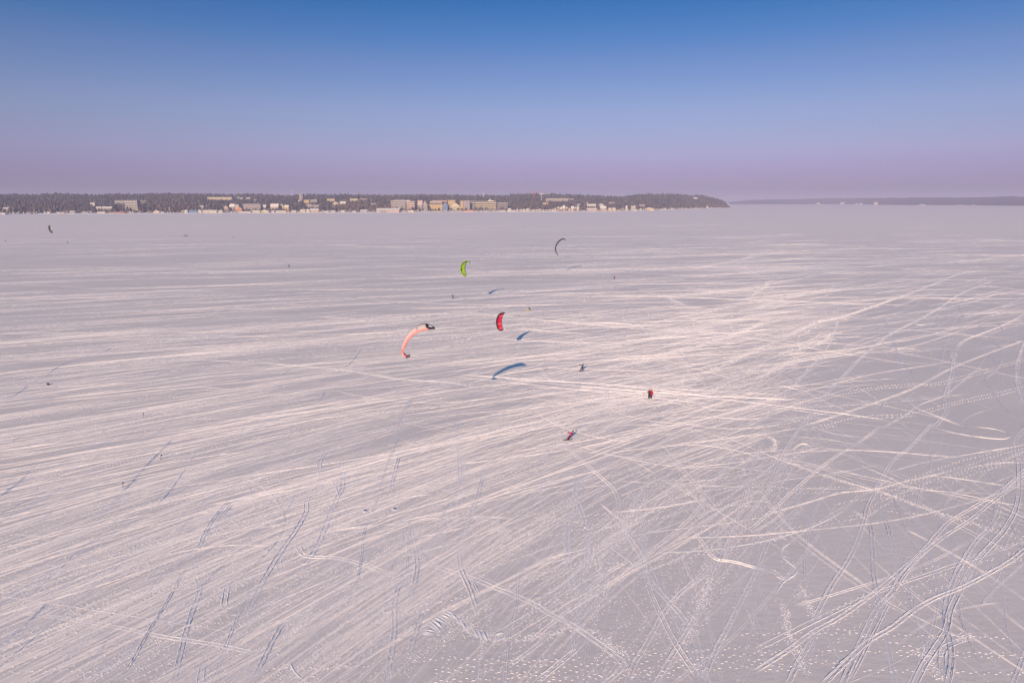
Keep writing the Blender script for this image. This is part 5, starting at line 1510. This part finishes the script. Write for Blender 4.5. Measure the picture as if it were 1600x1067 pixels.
# blue rider with an arm stretched to the left
L1 = feet(907.4, 579.6)
J = {'pelvis': (.30, .05, .86), 'chest': (.46, .08, 1.18), 'neck': (.50, .08, 1.36), 'head': (.50, .06, 1.52),
     'shL': (.28, .02, 1.30), 'elL': (-.04, -.08, 1.34), 'haL': (-.36, -.16, 1.46), 'shR': (.62, .14, 1.26), 'elR': (.34, .02, 1.22), 'haR': (-.02, -.10, 1.36),
     'hipL': (.22, -.02, .82), 'knL': (.02, -.12, .50), 'anL': (-.14, -.02, .12), 'hipR': (.38, .10, .80), 'knR': (.34, .04, .46), 'anR': (.30, .06, .12),
     'toeL': (-.22, -.18, .10), 'toeR': (.26, -.12, .10)}
person(L1, J, 'kite rider in a dark blue jacket with an arm stretched to the left', 'darkblue', 'char', 'brown', face=-.7)
board('snowboard', (L1[0] + .06, L1[1] - .02, 0), (.97, .18), 1.5, .28, CL['black'], 'black snowboard under the dark blue rider', 'snowboard')
bar((L1[0] - .46, L1[1] - .40, 1.50), (L1[0] - .14, L1[1] + .1, 1.46), 'black kite bar held by the dark blue rider')
# couple standing together
L2 = feet(1013.8, 622.7); L3 = feet(1017.2, 622.3)
person(L2, stand(1.84, (.06, 0), 'pocket', .10, .09), 'walker in a black coat standing left of the one in red', 'black', 'char', 'black', face=.3, group='two walkers standing together')
person(L3, stand(1.80, (.0, 0), 'down', .08, .09), 'walker in a long red jacket and black trousers beside the one in black', 'red', 'black', 'brown', face=-.2, long_coat=True, group='two walkers standing together')
# further riders
person(feet(708.0, 467.2), stand(1.80, (-.05, 0), 'left', .12, .10), 'person in black standing upright below the green kite', 'black', 'char', 'black', face=-.8)
L4 = feet(824.6, 485.6)
J = {'pelvis': (.50, .05, .34), 'chest': (.62, .10, .72), 'neck': (.66, .10, .92), 'head': (.70, .10, 1.08),
     'shL': (.46, .0, .84), 'elL': (.16, -.06, .98), 'haL': (-.10, -.10, 1.18), 'shR': (.80, .18, .82), 'elR': (.56, .06, .86), 'haR': (.30, -.02, 1.0),
     'hipL': (.42, -.06, .30), 'knL': (.02, -.10, .36), 'anL': (-.42, -.08, .14), 'hipR': (.52, .16, .30), 'knR': (.12, .14, .36), 'anR': (-.34, .12, .14),
     'toeL': (-.52, -.10, .24), 'toeR': (-.44, .10, .24)}
person(L4, J, 'rider in dark jacket and yellow trousers sitting back low on the snow', 'char', 'yellow', 'black', boots='yellow', face=-.9)
J = stand(1.76, (.34, .1), 'left', .16, .15)
person(feet(959.4, 436.2), J, 'distant rider in a red jacket and black trousers leaning right', 'crimson', 'black', 'crimson', face=-.8)
for (px, py, lab) in [(451.8, 418.2, 'distant dark figure alone in the left middle of the lake'), (364.5, 371.6, 'very distant dark figure right of the low flat kite'),
                      (8.6, 377.6, 'very distant dark figure at the left edge of the lake'), (106, 380.4, 'very distant dim figure below the grey far-left kite'),
                      (912, 349.6, 'very distant figure beyond the black kite'), (977, 339.2, 'farthest tiny figure close under the shore houses')]:
    person(feet(px, py), stand(1.8, (0, 0), 'pocket', .1, .1), lab, 'black', 'char', 'black')

# ------------------------------------------------------------------ small dark things in the snow
for (px, py, h, r_, lean, lab) in [(251.2, 718.2, .62, .05, (.08, 0), 'short leaning dark stake in the snow, the upper left of two'),
                                   (192.2, 761.5, .60, .04, (0, 0), 'short upright stake with a dark cap in the snow, the lower left of two'),
                                   (224.2, 650.6, .45, .04, (0, 0), 'tiny stake beyond the two larger ones on the left')]:
    g = feet(px, py); root = empty('marker_stake', g, lab, 'stake')
    m = MB(); m.tube([(0, 0, -.1), (lean[0] * .6, 0, h * .6), (lean[0] + .06, 0, h)], [r_, r_ * .9, r_ * .8], 8); m.build('shaft', CL['grey'], root)
    m = MB(); m.tube([(lean[0] + .06, 0, h), (lean[0] + .09, 0, h + .14)], r_ * 1.9, 8); m.build('cap', CL['black'], root)
g = feet(75.2, 601.2); root = empty('bag', g, 'dark bag lying on trodden snow at the left', 'bag')
m = MB(); m.ball((0, 0, .16), .24, 1.3, .7, .7, 12, 8); m.build('sack', CL['char'], root, True)
m = MB(); m.tube([(-.15, 0, .28), (-.08, 0, .42), (.08, 0, .42), (.15, 0, .28)], .025, 6); m.build('handle', CL['black'], root, True)
for (px, py, lab) in [(571.5, 797.5, 'dark ice-fishing hole with a snow heap, left of two'), (617.5, 794.5, 'dark ice-fishing hole with a snow heap, right of two')]:
    g = feet(px, py); root = empty('ice_hole', g, lab, 'ice hole')
    vs, fs = [], []
    for j, (rr, zz) in enumerate([(.52, -.02), (.36, .04), (.27, .045), (.22, .02)]):
        for i in range(16):
            a = 2 * math.pi * i / 16
            k = 1 + .12 * math.sin(3 * a + j)
            vs.append((rr * k * math.cos(a), rr * k * math.sin(a), zz * (1.7 if math.cos(a - 3.9) > 0 and j in (1, 2) else 1)))
    for j in range(3):
        for i in range(16): fs.append((j * 16 + i, j * 16 + (i + 1) % 16, (j + 1) * 16 + (i + 1) % 16, (j + 1) * 16 + i))
    m = MB(); m.add(vs, fs); m.build('snow_rim', TRK, root, True)
    m = MB(); m.add([(.3 * math.cos(2 * math.pi * i / 16), .3 * math.sin(2 * math.pi * i / 16), .016) for i in range(16)], [tuple(range(16))]); m.build('open_water', GLASS, root)

# ------------------------------------------------------------------ winter haze
hz = MB(); hz.box(-31000, 31000, -31000, 31000, -2.0, 190)
HZ = bpy.data.materials.new('haze_air'); HZ.use_nodes = True
n, l = HZ.node_tree.nodes, HZ.node_tree.links
n.remove(n['Principled BSDF'])
pv = n.new('ShaderNodeVolumePrincipled')
pv.inputs['Color'].default_value = (.66, .67, 1.0, 1)
pv.inputs['Density'].default_value = HAZE_D = 0.000125
pv.inputs['Anisotropy'].default_value = -0.12
l.new(pv.outputs[0], n['Material Output'].inputs['Volume'])
set_props(hz.build('haze', HZ), 'thin mauve winter haze over the frozen lake', 'haze', kind='stuff')
